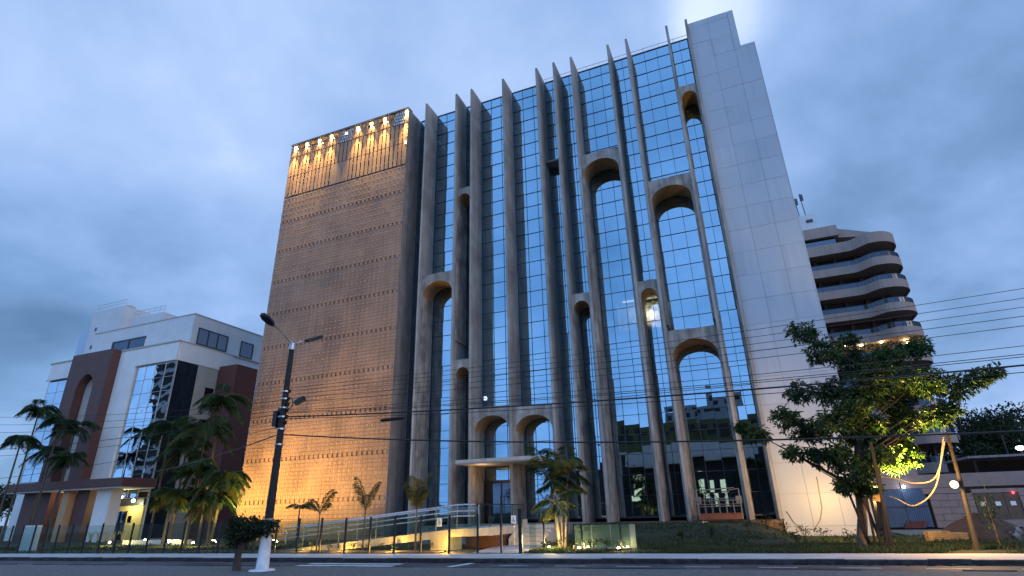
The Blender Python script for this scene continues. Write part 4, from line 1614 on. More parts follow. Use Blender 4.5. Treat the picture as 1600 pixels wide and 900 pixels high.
def ring(z0, z1, po, pi_):
    m = MB()
    n = len(po)
    vs = [(x, y, z0) for x, y in po] + [(x, y, z1) for x, y in po] + [(x, y, z0) for x, y in pi_] + [(x, y, z1) for x, y in pi_]
    fs = []
    for i in range(n - 1):
        fs += [(i, i + 1, n + i + 1, n + i), (2 * n + i + 1, 2 * n + i, 3 * n + i, 3 * n + i + 1), (n + i, n + i + 1, 3 * n + i + 1, 3 * n + i),
               (i + 1, i, 2 * n + i, 2 * n + i + 1)]
    m.add(vs, fs)
    return m


def slab(z0, z1, po):
    m = MB()
    m.prism(po + [(AX0 - 6, AY + 14)], 'z', z0, z1)
    return m


PO, PI, PG = plan(0), plan(.18), plan(.08)
ZR = 31.0
slab_z = [ZR - 2.95 * k for k in range(11)]
for k, z in enumerate(slab_z):
    top = k == 0
    fa = ring(z - .12, z + (1.25 if top else .92), PO, PI).build('balcony_parapet', PINKB, AP, smooth=False)
    slab(z, z + .18, plan(.185)).build('balcony_floor', PINKB, fa)
    if not top:
        ring(z + .93, z + 1.5, plan(.07), plan(.10)).build('balcony_glass', BALG, fa)
        rl = ring(z + 1.5, z + 1.55, plan(.05), plan(.12))
        for i in range(0, len(PG) - 1, 1):
            x, y = PG[i]
            rl.box(x - .03, x + .03, y - .03, y + .03, z + .92, z + 1.5)
        rl.build('balcony_rail', MULL, fa)
m = MB()
m.box(AX0 - 6, 18.3, AY + 3.6, AY + 16, 0, ZR + .1)
for k in range(5):
    xx = 9.5 + 2.3 * k
    m.box(xx, xx + .35, AY + 2.9, AY + 3.6, 0, ZR)
bd = m.build('wall', material('dim_apartment_wall', (.10, .08, .07), .85, var=.1, scale=1), AP)
for k, z in enumerate(slab_z[1:]):
    for x in (8.3, 10.1, 12.4, 14.6, 16.8):
        f = MB().box(x, x + 1.15, AY + 3.53, AY + 3.59, z + .35, z + 2.3).build('window', DARKGL, bd)
        MB().box(x - .05, x, AY + 3.5, AY + 3.6, z + .3, z + 2.35).box(x + 1.15, x + 1.2, AY + 3.5, AY + 3.6, z + .3, z + 2.35).build('window_frame', MULL, bd)
m = MB()
m.box(AX0 - 2, 15.2, AY + 1.6, AY + 12, ZR + 2.65, ZR + 4.1)
m.box(AX0 - 2, 14.8, AY + 2.2, AY + 12, ZR + 1.0, ZR + 2.65, 1)
m.prism([(15.21, ZR + 3.9), (19.6, ZR + 2.3), (19.6, ZR + 1.9), (15.21, ZR + 2.6)], 'y', AY + 2.4, AY + 9)
m.build('roof_storey', [PINKB, DARKGL], AP)
m = MB()
m.box(AX0 - 1, 13.4, AY + 3, AY + 9, ZR + 4.1, ZR + 6.9)
rb = m.build('roof_house', OFFW2, AP)
MB().box(12.2, 13.0, AY + 2.95, AY + 2.99, ZR + 5.7, ZR + 6.15).build('vent', MULL, rb)
for (x, h) in ((11.75, 3.4), (12.5, 3.9)):
    m = MB()
    zt = ZR + 6.9
    m.tube([(x, AY + 4, zt), (x - .15, AY + 4, zt + h)], .06, 6)
    for q in range(3):
        m.box(x - .25, x + .18, AY + 3.8, AY + 3.95, zt + h - 1.2 + .35 * q, zt + h - .95 + .35 * q)
    m.build('antenna', MULL, AP)
MB().tube([(13.0, AY + 5, ZR + 4.1), (13.0, AY + 5, ZR + 5.2)], .04, 5).build('antenna', MULL, AP)
# downlights under one balcony
zd = 15.4
kz = min(slab_z, key=lambda q: abs(q - 19.3))
for (x, yy) in ((12.6, AY + 1.6), (14.5, AY + 2.3), (16.5, AY + 1.7), (19.0, AY + 2.2), (19.6, AY + 3.6)):
    MB().ball((x, yy, kz - .07), .17, 8, .45).build('downlight', E_DOWN, AP)
    lamp('downlight_glow', 'POINT', (x, yy, kz - .45), 40, (1, .72, .34), AP, size=.1)

# ------------------------------------------------------------------ yard on the right
YW_ = 42.0
t = thing('yard_building', (12, YW_, .15), 'low pale grey garage building of block courses with gates at the right', 'garage')
def row_wall(x0, x1, y0, y1, z0, z1, n, mat, parent, name='block_course'):
    for k in range(n):
        a, b_ = z0 + (z1 - z0) * k / n, z0 + (z1 - z0) * (k + 1) / n
        o_ = MB()
        L_ = x0 + (.45 if k % 2 else 0)
        xs_ = [x0] + [x for x in [L_ + .9 * q for q in range(int((x1 - x0) / .9) + 2)] if x0 + .2 < x < x1 - .2] + [x1]
        for p, q in zip(xs_, xs_[1:]):
            o_.box(p + .008, q - .008, y0 + prr.uniform(-.008, .008), y1, a + .01, b_ - .01)
        o_.build(name, mat, parent)


row_wall(9.45, 11.6, YW_, YW_ + .3, .15, 2.0, 5, BLOCKW, t)
row_wall(13.75, 16.5, YW_, YW_ + .3, .15, 2.2, 5, BLOCKW, t)
MB().box(6.3, 16.6, YW_ + .02, YW_ + .34, 2.35, 3.1).build('fascia_beam', BLOCKW, t)
MB().box(6.3, 9.2, YW_ + .03, YW_ + .34, 3.1, 3.5).build('fascia_beam', BLOCKW, t)
MB().box(9.2, 11.2, YW_ + .03, YW_ + .3, 2.02, 2.33).build('lintel', BLOCKW, t)
MB().box(6.0, 9.45, YW_ + .45, YW_ + .6, .15, 3.2).build('back_wall', RECESS, t)
g_ = MB()
for k in range(22):
    x = 7.0 + .105 * k
    g_.box(x, x + .06, YW_ + .05, YW_ + .12, .2, 2.72)
g_.box(7.0, 9.3, YW_ + .12, YW_ + .15, .2, 2.7)
bg = g_.build('blue_gate', BLUEG, t)
MB().box(8.1, 8.16, YW_ + .02, YW_ + .05, .2, 2.7).box(7.0, 9.3, YW_ + .02, YW_ + .049, 1.3, 1.37).build('gate_brace', MULL, bg)
for k in range(3):
    x0 = 11.65 + .7 * k
    p_ = MB().box(x0, x0 + .68, YW_ + .06, YW_ + .12, .55, 1.98).build('gate_board', GATEB, t)
    MB().box(x0 + .2, x0 + .45, YW_ + .03, YW_ + .055, 1.28, 1.5).build('notice', SIGNW, p_)
MB().box(11.6, 13.75, YW_ + .02, YW_ + .3, 1.99, 2.2).build('lintel', BLOCKW, t)
MB().box(11.6, 13.75, YW_ + .05, YW_ + .3, .15, .54).build('sill_wall', BLOCKW, t)
MB().box(6.2, 17, YW_ + 1, YW_ + 9, 0, 2.3).build('shed_body', RECESS, t)
MB().ball((8.25, YW_ - .25, 2.45), .09, 8).build('gate_lamp', E_WHITE, t)
lamp('gate_glow', 'POINT', (8.25, YW_ - .4, 2.4), 8, (.85, .92, 1), t, size=.1)
MB().ball((13.5, YW_ - .05, 1.95), .07, 8).build('red_light', E_RED, t)

# things on the ground in the yard
m = MB()
mr = random.Random(12)
mx, my, mrx, mry, mh = 8.5, 31.0, 1.75, 1.6, .95
nn, mm = 26, 9
vs, fs = [(mx, my, .13 + mh)], []
for j in range(1, mm + 1):
    for i in range(nn):
        a = 2 * math.pi * i / nn
        f = j / mm
        w = 1 + .12 * math.sin(3 * a + 1) + .07 * math.sin(7 * a)
        h = mh * (1 - f) ** .8 * (1 + .14 * math.sin(4 * a + 5 * f)) + mr.uniform(-.02, .03) if j < mm else -.02
        vs.append((mx + mrx * f * w * math.cos(a), my + mry * f * w * math.sin(a), .13 + h))
for i in range(nn):
    fs.append((0, 1 + i, 1 + (i + 1) % nn))
for j in range(mm - 1):
    for i in range(nn):
        a, b_ = 1 + j * nn + i, 1 + j * nn + (i + 1) % nn
        fs.append((a, a + nn, b_ + nn, b_))
m.add(vs, fs)
props(m.build('earth_mound', MOUND, None, base=(mx, my, .13), smooth=True), 'dark red brown mound of excavated earth behind the leaning lamp pole', 'earth mound')
b = MB()
for k in range(60):
    p = Vector((9.6 + mr.gauss(0, .38), 30.2 + mr.gauss(0, .3), .16 + abs(mr.gauss(0, .16))))
    b.obox(p, mr.uniform(.1, .28), mr.uniform(.1, .22), mr.uniform(.08, .18), Matrix.Rotation(mr.uniform(0, 3), 3, rvec(mr)))
props(b.build('rubble', RUBBLE, None, base=(9.6, 30.2, .15)), kind='stuff')
for (x0, x1, y, h, lab) in ((5.95, 6.7, 28.6, .36, 'stack of lit orange timber planks left of the earth mound'), (6.75, 7.35, 28.9, .28, 'smaller stack of timber planks touching the earth mound')):
    t = thing('timber_stack', ((x0 + x1) / 2, y, .14), lab, 'timber', 'timber stacks')
    nl = int(h / .07)
    for k in range(nl):
        for q in range(3):
            MB().obox(((x0 + x1) / 2 + mr.uniform(-.03, .03), y + (q - 1) * .21, .18 + k * .072), x1 - x0, .19, .06, Matrix.Rotation(R(mr.uniform(-2, 2)), 3, 'Z')).build('plank', WOODL, t)
t = thing('brick_pile', (8.0, 41.2, .15), 'low pile of red bricks in front of the blue metal gate', 'bricks')
for k in range(4):
    for q in range(7):
        MB().obox((7.75 + .21 * (q % 5) + .05 * k, 41.2 + .12 * (q // 5), .22 + .1 * k), .2, .1, .09, Matrix.Rotation(R(mr.uniform(-6, 6)), 3, 'Z')).build('brick', BRICK, t)
for i, (x, y, sx, sz) in enumerate([(9.5, 38, .5, .35), (10.2, 38.3, .4, .3), (11.2, 37.5, .45, .3), (12.4, 37.2, .5, .3)]):
    o = MB().obox((x, y, .15 + sz / 2), sx, .35, sz, Matrix.Rotation(R(12 * i), 3, 'Z'))
    o.obox((x + .05, y - .05, .15 + sz + .04), sx * .6, .25, .08, Matrix.Rotation(R(30 * i), 3, 'Z'))
    props(o.build('cement_sack', material('pale_sack', (.5, .47, .42), .9, var=.2, scale=5), None, base=(x, y, .15)),
          ['pale sack leftmost of the four beyond the earth mound', 'pale sack second of the four beyond the earth mound', 'pale sack third of the four beyond the earth mound', 'pale sack rightmost of the four beyond the earth mound'][i], 'sack', 'sacks in the yard')

# leaning pole with the bare bulb and its cables
pb, pt = at(1528, 862, 23.1), at(1479, 676, 23.3)
pb.z = .12
BP = thing('bulb_pole', pb, 'leaning timber pole carrying a glowing bare bulb at the right', 'lamp pole')
MB().tube([pb, pb.lerp(pt, .5) + Vector((.03, 0, 0)), pt], [.085, .065, .05], 8).build('pole', WOODD, BP, smooth=True)
bl = at(1491, 757, 22.9)
MB().ball(bl, .115, 14).build('bulb', E_BULB, BP)
MB().tube([bl + Vector((.06, .05, 0)), pb.lerp(pt, .56)], .03, 6).build('socket', BLACKM, BP)
lamp('bulb_light', 'POINT', bl + Vector((-.45, -.35, .02)), 640, (1, .54, .15), BP, size=.12)
HSP = [((1476, 690), (1462, 745), (1430, 755), (1400, 748), (1378, 745)), ((1474, 684), (1462, 760), (1430, 790), (1402, 780), (1390, 776))]
for i, h in enumerate(HSP):
    pts = [at(x, y, 23.4 + .3 * k) for k, (x, y) in enumerate(h)]
    sm = []
    for k in range(len(pts) - 1):
        p0, p1, p2, p3 = pts[max(k - 1, 0)], pts[k], pts[k + 1], pts[min(k + 2, len(pts) - 1)]
        for q in range(6):
            u = q / 6
            sm.append(.5 * ((2 * p1) + (p2 - p0) * u + (2 * p0 - 5 * p1 + 4 * p2 - p3) * u * u + (3 * p1 - p0 - 3 * p2 + p3) * u ** 3))
    sm.append(pts[-1])
    o = MB().tube(sm, .024, 6).build('conduit', HOSE, None, base=sm[0], smooth=True)
    props(o, ['upper wavy pale conduit strung from the leaning pole to the tree', 'lower sagging pale conduit strung from the leaning pole to the floodlight'][i], 'conduit')

# background on the right: trees, roof, mast and a bright floodlight
def far_tree(x, y, h, r, label, seed, grp, n=1500, L=.5, mats=L_DARK):
    rr_ = random.Random(seed)
    t = thing('far_tree', (x, y, 0), label, 'tree', grp)
    m = MB().tube([(x, y, -.05), (x, y, h * .5), (x + .2, y, h * .8)], [r * .09, r * .07, r * .03], 7)
    b = MB()
    for c in range(9):
        v = rvec(rr_)
        cc = Vector((x + v.x * r * .6, y + v.y * r * .6, h * .66 + v.z * h * .22))
        m.tube([(x, y, h * .45), cc], [r * .035, r * .01], 5)
        rad = r * rr_.uniform(.35, .55)
        for k in range(n // 9):
            u = rvec(rr_) * rr_.random() ** .4
            leaf(b, cc + Vector((u.x * rad, u.y * rad, u.z * rad * .75)), u + rvec(rr_) * .7, Vector((0, 0, 1)) + rvec(rr_) * .5, L * rr_.uniform(.6, 1.2), L * .45, rr_.choice([0, 0, 1, 2]))
    m.build('trunk', BARKD, t)
    b.build('crown', mats, t)


for i, (x, y, h, r, lab) in enumerate([(24.5, 86, 14.2, 5.2, 'dark tree right beside the apartment tower'), (29.5, 90, 13.5, 5.4, 'dark tree second from the apartment tower'),
                                       (26.5, 78, 11, 4.6, 'lower dark tree behind the garage roof'), (34, 84, 10.5, 5, 'dark tree below the bright floodlight at the right edge'),
                                       (21.5, 70, 6.5, 2.8, 'small dark tree behind the brown gate')]):
    far_tree(x, y, h, r, lab, 500 + i, 'trees beyond the garage', 3200, .55)
t = thing('tiled_roof_house', (31, 62, 0), 'house with a low clay tile roof at the right edge', 'house')
MB().box(24.6, 38, 60, 68, 0, 5.6).build('wall', BEIGE, t)
for k in range(9):
    a, b_ = k / 9, (k + 1) / 9
    MB().add([(23.4, 58.8 + 5 * a, 5.5 + 2.0 * a + .05), (39, 58.8 + 5 * a, 5.5 + 2.0 * a + .05), (39, 58.8 + 5 * b_, 5.5 + 2.0 * b_), (23.4, 58.8 + 5 * b_, 5.5 + 2.0 * b_),
              (23.4, 58.8 + 5 * a, 5.4 + 2.0 * a), (39, 58.8 + 5 * a, 5.4 + 2.0 * a)], [(0, 1, 2, 3), (0, 4, 5, 1)]).build('tile_course', ROOFT, t)
t = thing('lean_to_roof', (18.5, 52, 0), 'long grey sheet roof on posts above the brown gate', 'shed')
MB().box(14.2, 27, 50, 56, 4.35, 4.5).build('roof_sheet', RUBBLE, t)
for x in (14.5, 18.5, 22.5, 26.5):
    MB().box(x, x + .15, 50.2, 50.35, 0, 4.35).build('post', WOODD, t)
MB().box(14.3, 27, 55.5, 55.7, 0, 4.34).build('back_wall', RECESS, t)
p = at(1594, 700, 58)
t = thing('floodlight_mast', (p.x, 58, 0), 'mast with a bright white floodlight above the tiled roof at the right edge', 'floodlight mast')
MB().tube([(p.x, 58, 0), (p.x, 58, p.z)], .08, 6).build('mast', BLACKM, t)
MB().ball(p, .32, 8, .5).build('lamp', E_WHITE, t)
p = at(1573, 700, 70)
o = MB().tube([(p.x, 70, 0), (p.x - .1, 70, p.z + 1.2)], .07, 6).build('bare_mast', BLACKM, None, base=(p.x, 70, 0))
props(o, 'thin bare mast standing in the dark trees at the right', 'mast')
t = thing('lit_sapling', (7.1, 24.6, .13), 'small yellow lit sapling left of the leaning bulb pole', 'sapling')
b = MB()
st_ = MB().tube([(7.1, 24.6, .1), (7.1, 24.6, 1.7)], .02, 5)
for k in range(120):
    p = Vector((7.1 + mr.gauss(0, .16), 24.6 + mr.gauss(0, .16), 1.25 + mr.gauss(0, .3)))
    leaf(b, p, rvec(mr), Vector((0, 0, 1)), .15, .06, mr.choice([0, 1, 2, 2]))
st_.build('stem', BARK, t)
b.build('foliage', L_TREE, t)

# ------------------------------------------------------------------ white building on the left
LBY = 36.0
LB = thing('white_office', (-60, LBY, 0), 'white office with red brown arch, silver mirror glass and brick side', 'building')
XL, XR = -70.5, -50.4
m = MB()
m.box(XL, -65.2, LBY, LBY + 16, 16.3, 18.1)
m.box(-58.85, XR, LBY, LBY + 16, 16.25, 18.1)
m.box(-65.2, -58.85, LBY + .02, LBY + 16, 3.5, 18.05)
m.box(-58.85, -56.2, LBY, LBY + 16, 0, 16.25)
m.box(XL + .1, -65.2, LBY + .3, LBY + 16, 0, 16.3)
m.box(-56.2, XR - .1, LBY + .3, LBY + 16, 0, 16.25)
m.build('wall', OFFW, LB)
m = MB()
m.box(XL - .1, -65.2, LBY - .08, LBY + 16, 18.1, 18.25)
m.box(-58.85, XR + .1, LBY - .08, LBY + 16, 18.1, 18.25)
m.box(XL - .05, -65.2, LBY - .05, LBY, 16.2, 16.3)
m.build('cornice', BEIGE, LB)
# upper storey set back
m = MB()
m.box(-68.0, -51.9, 38.2, 52, 18.1, 21.9)
us = m.build('upper_storey', OFFW2, LB)
MB().box(-68.05, -51.85, 38.15, 52, 21.9, 22.0).build('coping', BEIGE, us)
for y0, y1 in ((39.0, 42.6), (44.6, 46.2)):
    w = MB().box(-51.89, -51.84, y0, y1, 18.9, 20.5).build('window', DARKGL, us)
    f = MB()
    f.box(-51.88, -51.78, y0 - .08, y0, 18.8, 20.6).box(-51.88, -51.78, y1, y1 + .08, 18.8, 20.6)
    f.box(-51.88, -51.78, y0, y1, 20.5, 20.6).box(-51.88, -51.78, y0, y1, 18.8, 18.9)
    n_ = 3 if y1 - y0 > 3 else 1
    for k in range(1, n_):
        yy = y0 + (y1 - y0) * k / n_
        f.box(-51.88, -51.79, yy - .05, yy + .05, 18.9, 20.5)
    f.build('window_frame', MULL, us)
MB().box(-64.2, -59.0, 38.14, 38.18, 18.7, 20.3).build('window', DARKGL, us)
f = MB()
f.box(-64.3, -58.9, 38.08, 38.19, 20.3, 20.45).box(-64.3, -64.15, 38.08, 38.19, 18.6, 20.3).box(-61.6, -61.45, 38.08, 38.19, 18.6, 20.3)
f.build('window_frame', MULL, us)
# red-brown arch pier, proud of the wall
m = MB()
ya, yb = LBY - .9, LBY + .01
ax0, ax1 = -65.25, -58.85
ox0, ox1 = -63.3, -60.7
zs_, zc_ = 14.2, 15.9
m.box(ax0, ox0, ya, yb, 0, 18.25)
m.box(ox1, ax1, ya, yb, 0, 18.25)
n = 12
for k in range(n):
    t0, t1 = math.pi * k / n, math.pi * (k + 1) / n
    cx, rx = (ox0 + ox1) / 2, (ox1 - ox0) / 2
    x0, z0, x1, z1 = cx - rx * math.cos(t0), zs_ + (zc_ - zs_) * math.sin(t0), cx - rx * math.cos(t1), zs_ + (zc_ - zs_) * math.sin(t1)
    vs = [(x0, ya, z0), (x1, ya, z1), (x1, ya, 18.25), (x0, ya, 18.25), (x0, yb, z0), (x1, yb, z1), (x1, yb, 18.25), (x0, yb, 18.25)]
    m.add(vs, [(0, 1, 2, 3), (7, 6, 5, 4), (0, 4, 5, 1), (3, 2, 6, 7)])
m.build('arch_pier', REDBR, LB)
MB().box(ox0, ox1, LBY - .02, LBY + .015, 3.4, 16.2).build('arch_niche', BEIGE, LB)
# mirror glass
def glass_grid(x0, x1, z0, z1, nx, nz, y, parent):
    fr = MB()
    for i in range(nx + 1):
        x = x0 + (x1 - x0) * i / nx
        fr.box(x - .02, x + .02, y - .015, y + .06, z0, z1)
    for j in range(nz + 1):
        z = z0 + (z1 - z0) * j / nz
        fr.box(x0, x1, y - .012, y + .05, z - .018, z + .018)
    fo = fr.build('glazing_frame', GREYM, parent)
    for i in range(nx):
        for j in range(nz):
            w, h = (x1 - x0) / nx - .05, (z1 - z0) / nz - .05
            o_ = MB().obox((x0 + (x1 - x0) * (i + .5) / nx, y + .03, z0 + (z1 - z0) * (j + .5) / nz), w, .02, h,
                           Matrix.Rotation(R(prr.gauss(0, .12)), 3, 'X') @ Matrix.Rotation(R(prr.gauss(0, .12)), 3, 'Z'))
            o_.build('pane', LEFTGL, fo)


glass_grid(-56.1, -50.5, 3.6, 16.1, 4, 9, LBY + .2, LB)
glass_grid(XL + .15, -65.3, 5.6, 16.2, 3, 8, LBY + .2, LB)
# right flank: dark glass strip, beige strip, brick block
m = MB()
m.box(XR - .1, XR - .02, LBY + .35, LBY + 2.6, .2, 16.25)
m.build('flank_glass', DARKGL, LB)
MB().box(XR - .1, XR + .02, LBY + 2.6, LBY + 4.99, 0, 16.25).build('flank_wall', BEIGE, LB)
f = MB()
for z in (3, 6.2, 9.4, 12.6):
    f.box(XR + .02, XR + .06, LBY + 3.8, LBY + 4.8, z, z + 1.6)
f.build('flank_window', DARKGL, LB)
MB().box(XR - 1, XR + 2.6, LBY + 5.0, LBY + 16, 0, 16.6).build('brick_block', BRICK, LB)
MB().box(XR - .12, XR + .08, LBY + .3, LBY + 6.5, 16.252, 18.1).build('flank_parapet', OFFW, LB)
# entrance canopy and columns
m = MB()
m.box(-64.2, -48.1, 32.0, LBY - .95, 4.35, 5.05)
m.box(-64.0, -48.3, 32.1, LBY - .95, 4.25, 4.35, 1)
m.build('canopy', [REDBR, OFFW2], LB)
MB().box(-63.2, -59.2, 33.2, 35.0, 0, 4.24).build('column', REDBR, LB)
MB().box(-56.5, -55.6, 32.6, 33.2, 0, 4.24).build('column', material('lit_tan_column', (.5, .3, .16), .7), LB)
MB().box(-55.2, -53.5, 33.0, 34.0, 0, 4.24).build('column', REDBR, LB)
MB().box(-52.2, -50.4, 32.8, 33.8, 0, 4.24).build('column', OFFW, LB)
# lobby behind the right part of the front
m = MB()
m.box(-56.0, -50.6, LBY - .02, LBY + .16, 2.95, 3.55)
m.build('lobby_lintel', MULL, LB)
MB().box(-54.5, -50.6, LBY + .1, LBY + .29, .1, 2.94).build('lobby_wall', YEL_W, LB)
MB().box(-54.0, -52.6, LBY + .02, LBY + .095, .1, 2.5).box(-52.3, -51.9, LBY + .02, LBY + .095, 1.6, 2.1).build('lobby_door', DARKGL, LB)
MB().ball((-51.6, LBY - .3, 3.35), .16, 8).build('lobby_lamp', E_LOBBY, LB)
lamp('lobby_glow', 'POINT', (-51.7, LBY - .8, 3.0), 140, (1, .92, .5), LB, size=.15)
lamp('canopy_glow', 'POINT', (-57.8, 33.8, 3.9), 40, (1, .66, .34), LB, size=.15)

# pale stair towers behind the white office
SB = thing('pale_tower_block', (-80, 48, 0), 'pale high tower block with small windows behind the white office', 'building')
b1 = MB()
b1.box(-83.5, -77.0, 46, 60, 0, 29.6)
b1.box(-77.0, -70.5, 47.2, 60, 0, 28.0)
wl = b1.build('wall', OFFW2, SB)
MB().box(-87.2, -83.55, 47, 60, 0, 27.4).build('glazed_wing', material('pale_blue_wing', (.40, .50, .62), .4), SB)
for k in range(4):
    MB().box(-82.3, -81.95, 45.95, 46.02, 18.8 + 2.6 * k, 19.3 + 2.6 * k).build('small_window', DARKGL, wl)
    if k < 3:
        MB().box(-84.6, -84.3, 46.95, 47.02, 18.8 + 2.6 * k, 19.3 + 2.6 * k).build('small_window', DARKGL, wl)
MB().box(-71.5, -71.1, 47.1, 47.21, 25.4, 26.4).build('small_window', DARKGL, wl)
rl = MB()
for (x0, x1, y, z) in ((-83.4, -77.1, 46.2, 29.6), (-76.8, -70.6, 47.4, 28.0)):
    for k in range(7):
        x = x0 + (x1 - x0) * k / 6
        rl.tube([(x, y, z), (x, y, z + 1)], .03, 5)
    rl.tube([(x0, y, z + 1), (x1, y, z + 1)], .03, 5)
    rl.tube([(x0, y, z + .55), (x1, y, z + .55)], .025, 5)
rl.build('roof_railing', GREYM, SB)
MB().ball((-79.3, 48, 30.2), .9, 10, .45).build('roof_tank', BEIGE, SB)

# low wall, planters, totem and lights in the left forecourt
t = thing('totem_slab', (-37.9, 21.9, .13), 'pale grey upright slab standing behind the fence at far left', 'slab')
xa, xb = at(34, 850, 22.3).x, at(56, 850, 22.3).x
MB().box(xa, xb, 22.2, 22.4, .1, 1.55).build('slab_body', material('pale_slab', (.55, .57, .56), .6, var=.06, scale=2), t)
MB().box(xa - .05, xb + .05, 22.15, 22.45, .1, .2).build('slab_foot', CONC_L, t)
for i in range(5):
    q = at(140 + 12.5 * i, 848, 30)
    t = thing('spiky_plant', (q.x, 30, .14), ['leftmost', 'second', 'middle', 'fourth', 'rightmost'][i] + ' of five pale spiky plants lit before the white office', 'plant', 'lit plants before the white office')
    b = MB()
    for k in range(7):
        a = 6.28 * k / 7
        b.tube([(q.x, 30, .1), (q.x + .12 * math.cos(a), 30 + .12 * math.sin(a), .75), (q.x + .3 * math.cos(a), 30 + .3 * math.sin(a), 1.0)], [.05, .03, .006], 5)
    b.build('blades', material('pale_spike', (.45, .36, .2), .7), t)
    MB().tube([(q.x, 30, .1), (q.x, 30, .5)], [.12, .07], 7).build('base', BARK, t)
lamp_specs = [((168, 862), 27.5, 160), ((262, 858), 27.5, 120), ((300, 857), 26.5, 130), ((225, 850), 31, 60)]
for i, (pp, Y, e) in enumerate(lamp_specs):
    q = at(*pp, Y)
    t = thing('garden_light', (q.x, Y, .14), ['low yellow garden light in front of the spiky plants', 'low yellow garden light under the palm cluster', 'low yellow garden light near the clipped shrub', 'low garden light by the lobby door of the white office'][i], 'garden light', 'garden lights at the left')
    MB().tube([(q.x, Y, .12), (q.x, Y, .3)], [.05, .06], 8).build('housing', BLACKM, t)
    MB().ball((q.x, Y, .34), .07, 8).build('lens', E_WARM, t)
    lamp('garden_glow', 'POINT', (q.x, Y - .1, .55), e, (1, .70, .18), t, size=.08)
# white kerb ledge of the planter
o = MB().box(-41.5, -35.2, 28.6, 28.9, .1, .42).build('planter_wall', OFFW, None, base=(-38, 28.6, .1))
props(o, 'low white planter wall before the lobby of the white office', 'planter')
# floodlights washing the brown screen
for i, (x, y, e, aim) in enumerate([(-36.4, 28.2, 4300, (-34.8, 32.9, 5.0)), (-31.5, 27.4, 3900, (-31.0, 32.9, 6.0)), (-26.6, 27.4, 2700, (-26.8, 32.9, 6.0))]):
    t = thing('wall_washer', (x, y, .14), ['yellow floodlight on the ground at the left corner of the brown screen', 'yellow floodlight on the ground before the left middle of the brown screen', 'yellow floodlight on the ground before the right middle of the brown screen'][i], 'floodlight', 'floodlights washing the brown screen')
    MB().obox((x, y, .3), .3, .12, .22, Matrix.Rotation(R(50), 3, 'X')).build('housing', BLACKM, t)
    MB().obox((x, y + .07, .37), .26, .02, .18, Matrix.Rotation(R(50), 3, 'X')).build('lens', E_WARM, t)
    lamp('wash', 'SPOT', (x, y + .2, .5), e, (1, .68, .17), t, aim=aim, size=.2, spot=110, blend=1.0)
# floodlights on the ramp front
for i, (x, e) in enumerate([(-14.8, 120), (-12.2, 140), (-17.4, 105), (-19.6, 50)]):
    t = thing('bed_light', (x, 22.02, .14), ['small bed light before the ramp, second from the right', 'small bed light before the ramp pillar, rightmost', 'small bed light before the ramp, second from the left', 'small bed light before the low end of the ramp, leftmost'][i], 'spotlight', 'bed lights before the ramp')
    MB().tube([(x, 22.02, .12), (x, 22.02, .22)], [.04, .05], 8).build('housing', BLACKM, t)
    MB().ball((x, 22.03, .23), .022, 8).build('lens', E_BED, t)
    lamp('bed_glow', 'POINT', (x, 22.06, .34), e, (1, .50, .07), t, size=.06)
# glow at the foot of the clumped palm
t = thing('palm_uplight', (-8.1, 23.2, .14), 'small uplight at the foot of the clumped palm by the gate post', 'spotlight')
MB().tube([(-8.1, 23.2, .12), (-8.1, 23.2, .24)], [.05, .06], 8).build('housing', BLACKM, t)
MB().ball((-8.1, 23.19, .26), .045, 8).build('lens', E_WARM, t)
lamp('palm_glow', 'POINT', (-8.0, 23.2, .5), 300, (1, .70, .30), t, size=.06)

# ------------------------------------------------------------------ far left greenery and the street behind the camera (seen mirrored)
for i, (x, y, h, r) in enumerate([(-96, 50, 7.5, 4.5), (-88, 44, 6.5, 3.5), (-104, 58, 8.5, 5)]):
    far_tree(x, y, h, r, ['low dark tree at the left edge behind the palms', 'small dark tree left of the white office', 'larger dark tree at the left edge horizon'][i], 600 + i, 'trees at the far left', 900, .5)


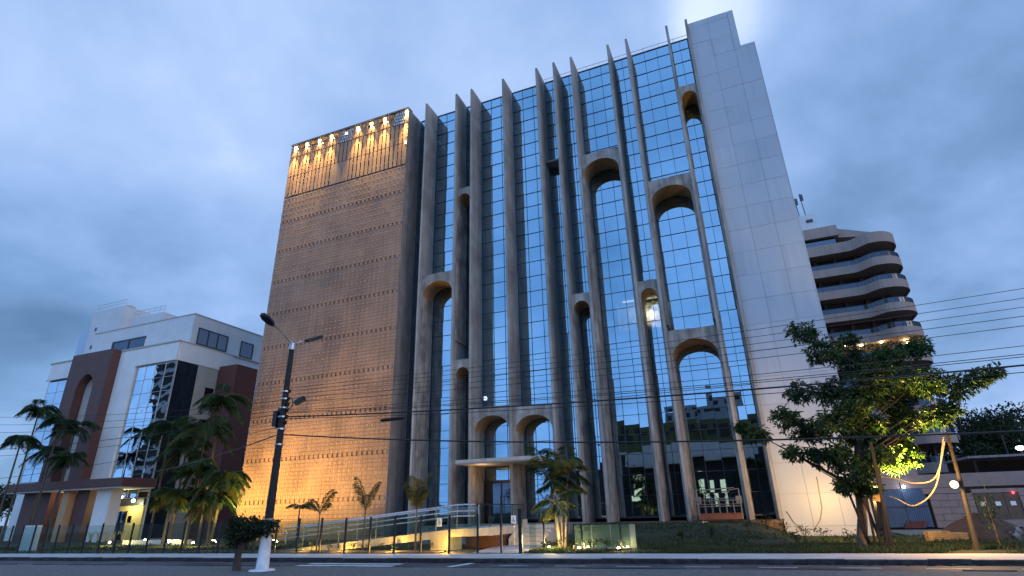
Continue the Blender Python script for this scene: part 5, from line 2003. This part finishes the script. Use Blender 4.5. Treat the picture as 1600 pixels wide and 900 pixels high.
def block(name, x0, x1, y0, y1, h, mat, label, floors, bays, face='y1', win=RECESS, cat='building'):
    t = thing(name, ((x0 + x1) / 2, y1, 0), label, cat)
    MB().box(x0, x1, y0, y1, 0, h).build('wall', mat, t)
    w = MB()
    for f_ in range(floors):
        for b_ in range(bays):
            xx = x0 + (x1 - x0) * (b_ + .2) / bays
            w.box(xx, xx + (x1 - x0) * .6 / bays, y1 - .05, y1 + .03, h * (f_ + .35) / floors, h * (f_ + .75) / floors)
    w.build('windows', win, t)
    return t


OLIVE = material('olive_render', (.16, .14, .05), .85, var=.15, scale=.4)
GREYB = material('grey_render', (.42, .41, .43), .85, var=.12, scale=.3)
block('olive_block', -22, -6.5, -32, -22, 14.5, OLIVE, 'olive rendered block across the street', 4, 6)
block('grey_block', -13.5, -3.0, -46, -36, 18.3, GREYB, 'grey stepped block across the street', 8, 4)
block('grey_block', -6.0, 0.2, -46, -35, 20.6, GREYB, 'taller grey block across the street', 9, 2)
block('olive_block', -6.4, 8, -30, -20, 13.5, OLIVE, 'second olive block across the street', 4, 6)
sp_ = thing('shop_row', (-4, -9, 0), 'row of low white shops across the street with lit windows', 'shops')
MB().box(-26, 10, -18, -10, 0, 7.4).build('wall', INT_D, sp_)
MB().box(-17, 1, -10, -8.2, 7.2, 9.2).build('awning', OFFW, sp_)
for x, w in ((-6.9, .8), (-5.5, .5), (-4.1, 1.1), (-15.5, 1.6)):
    MB().box(x, x + w, -9.98, -9.9, 2.0, 5.2).build('lit_window', E_WIN, sp_)
for i in range(7):
    far_tree(-30 + 7.5 * i, -6 - (i % 2) * 2, 6 + (i % 3), 2.6, ORD[i] + ' street tree across the near road', 700 + i, 'street trees across the near road', 700, .4)
bb = thing('banded_block', (-130, -30, 0), 'tall white banded block across the street at the far left', 'building')
MB().box(-150, -112, -45, -30, 0, 44).build('wall', OFFW, bb)
for k in range(13):
    MB().box(-150, -112, -30, -29.6, 2 + 3.2 * k, 3.6 + 3.2 * k).build('dark_band', RECESS, bb)
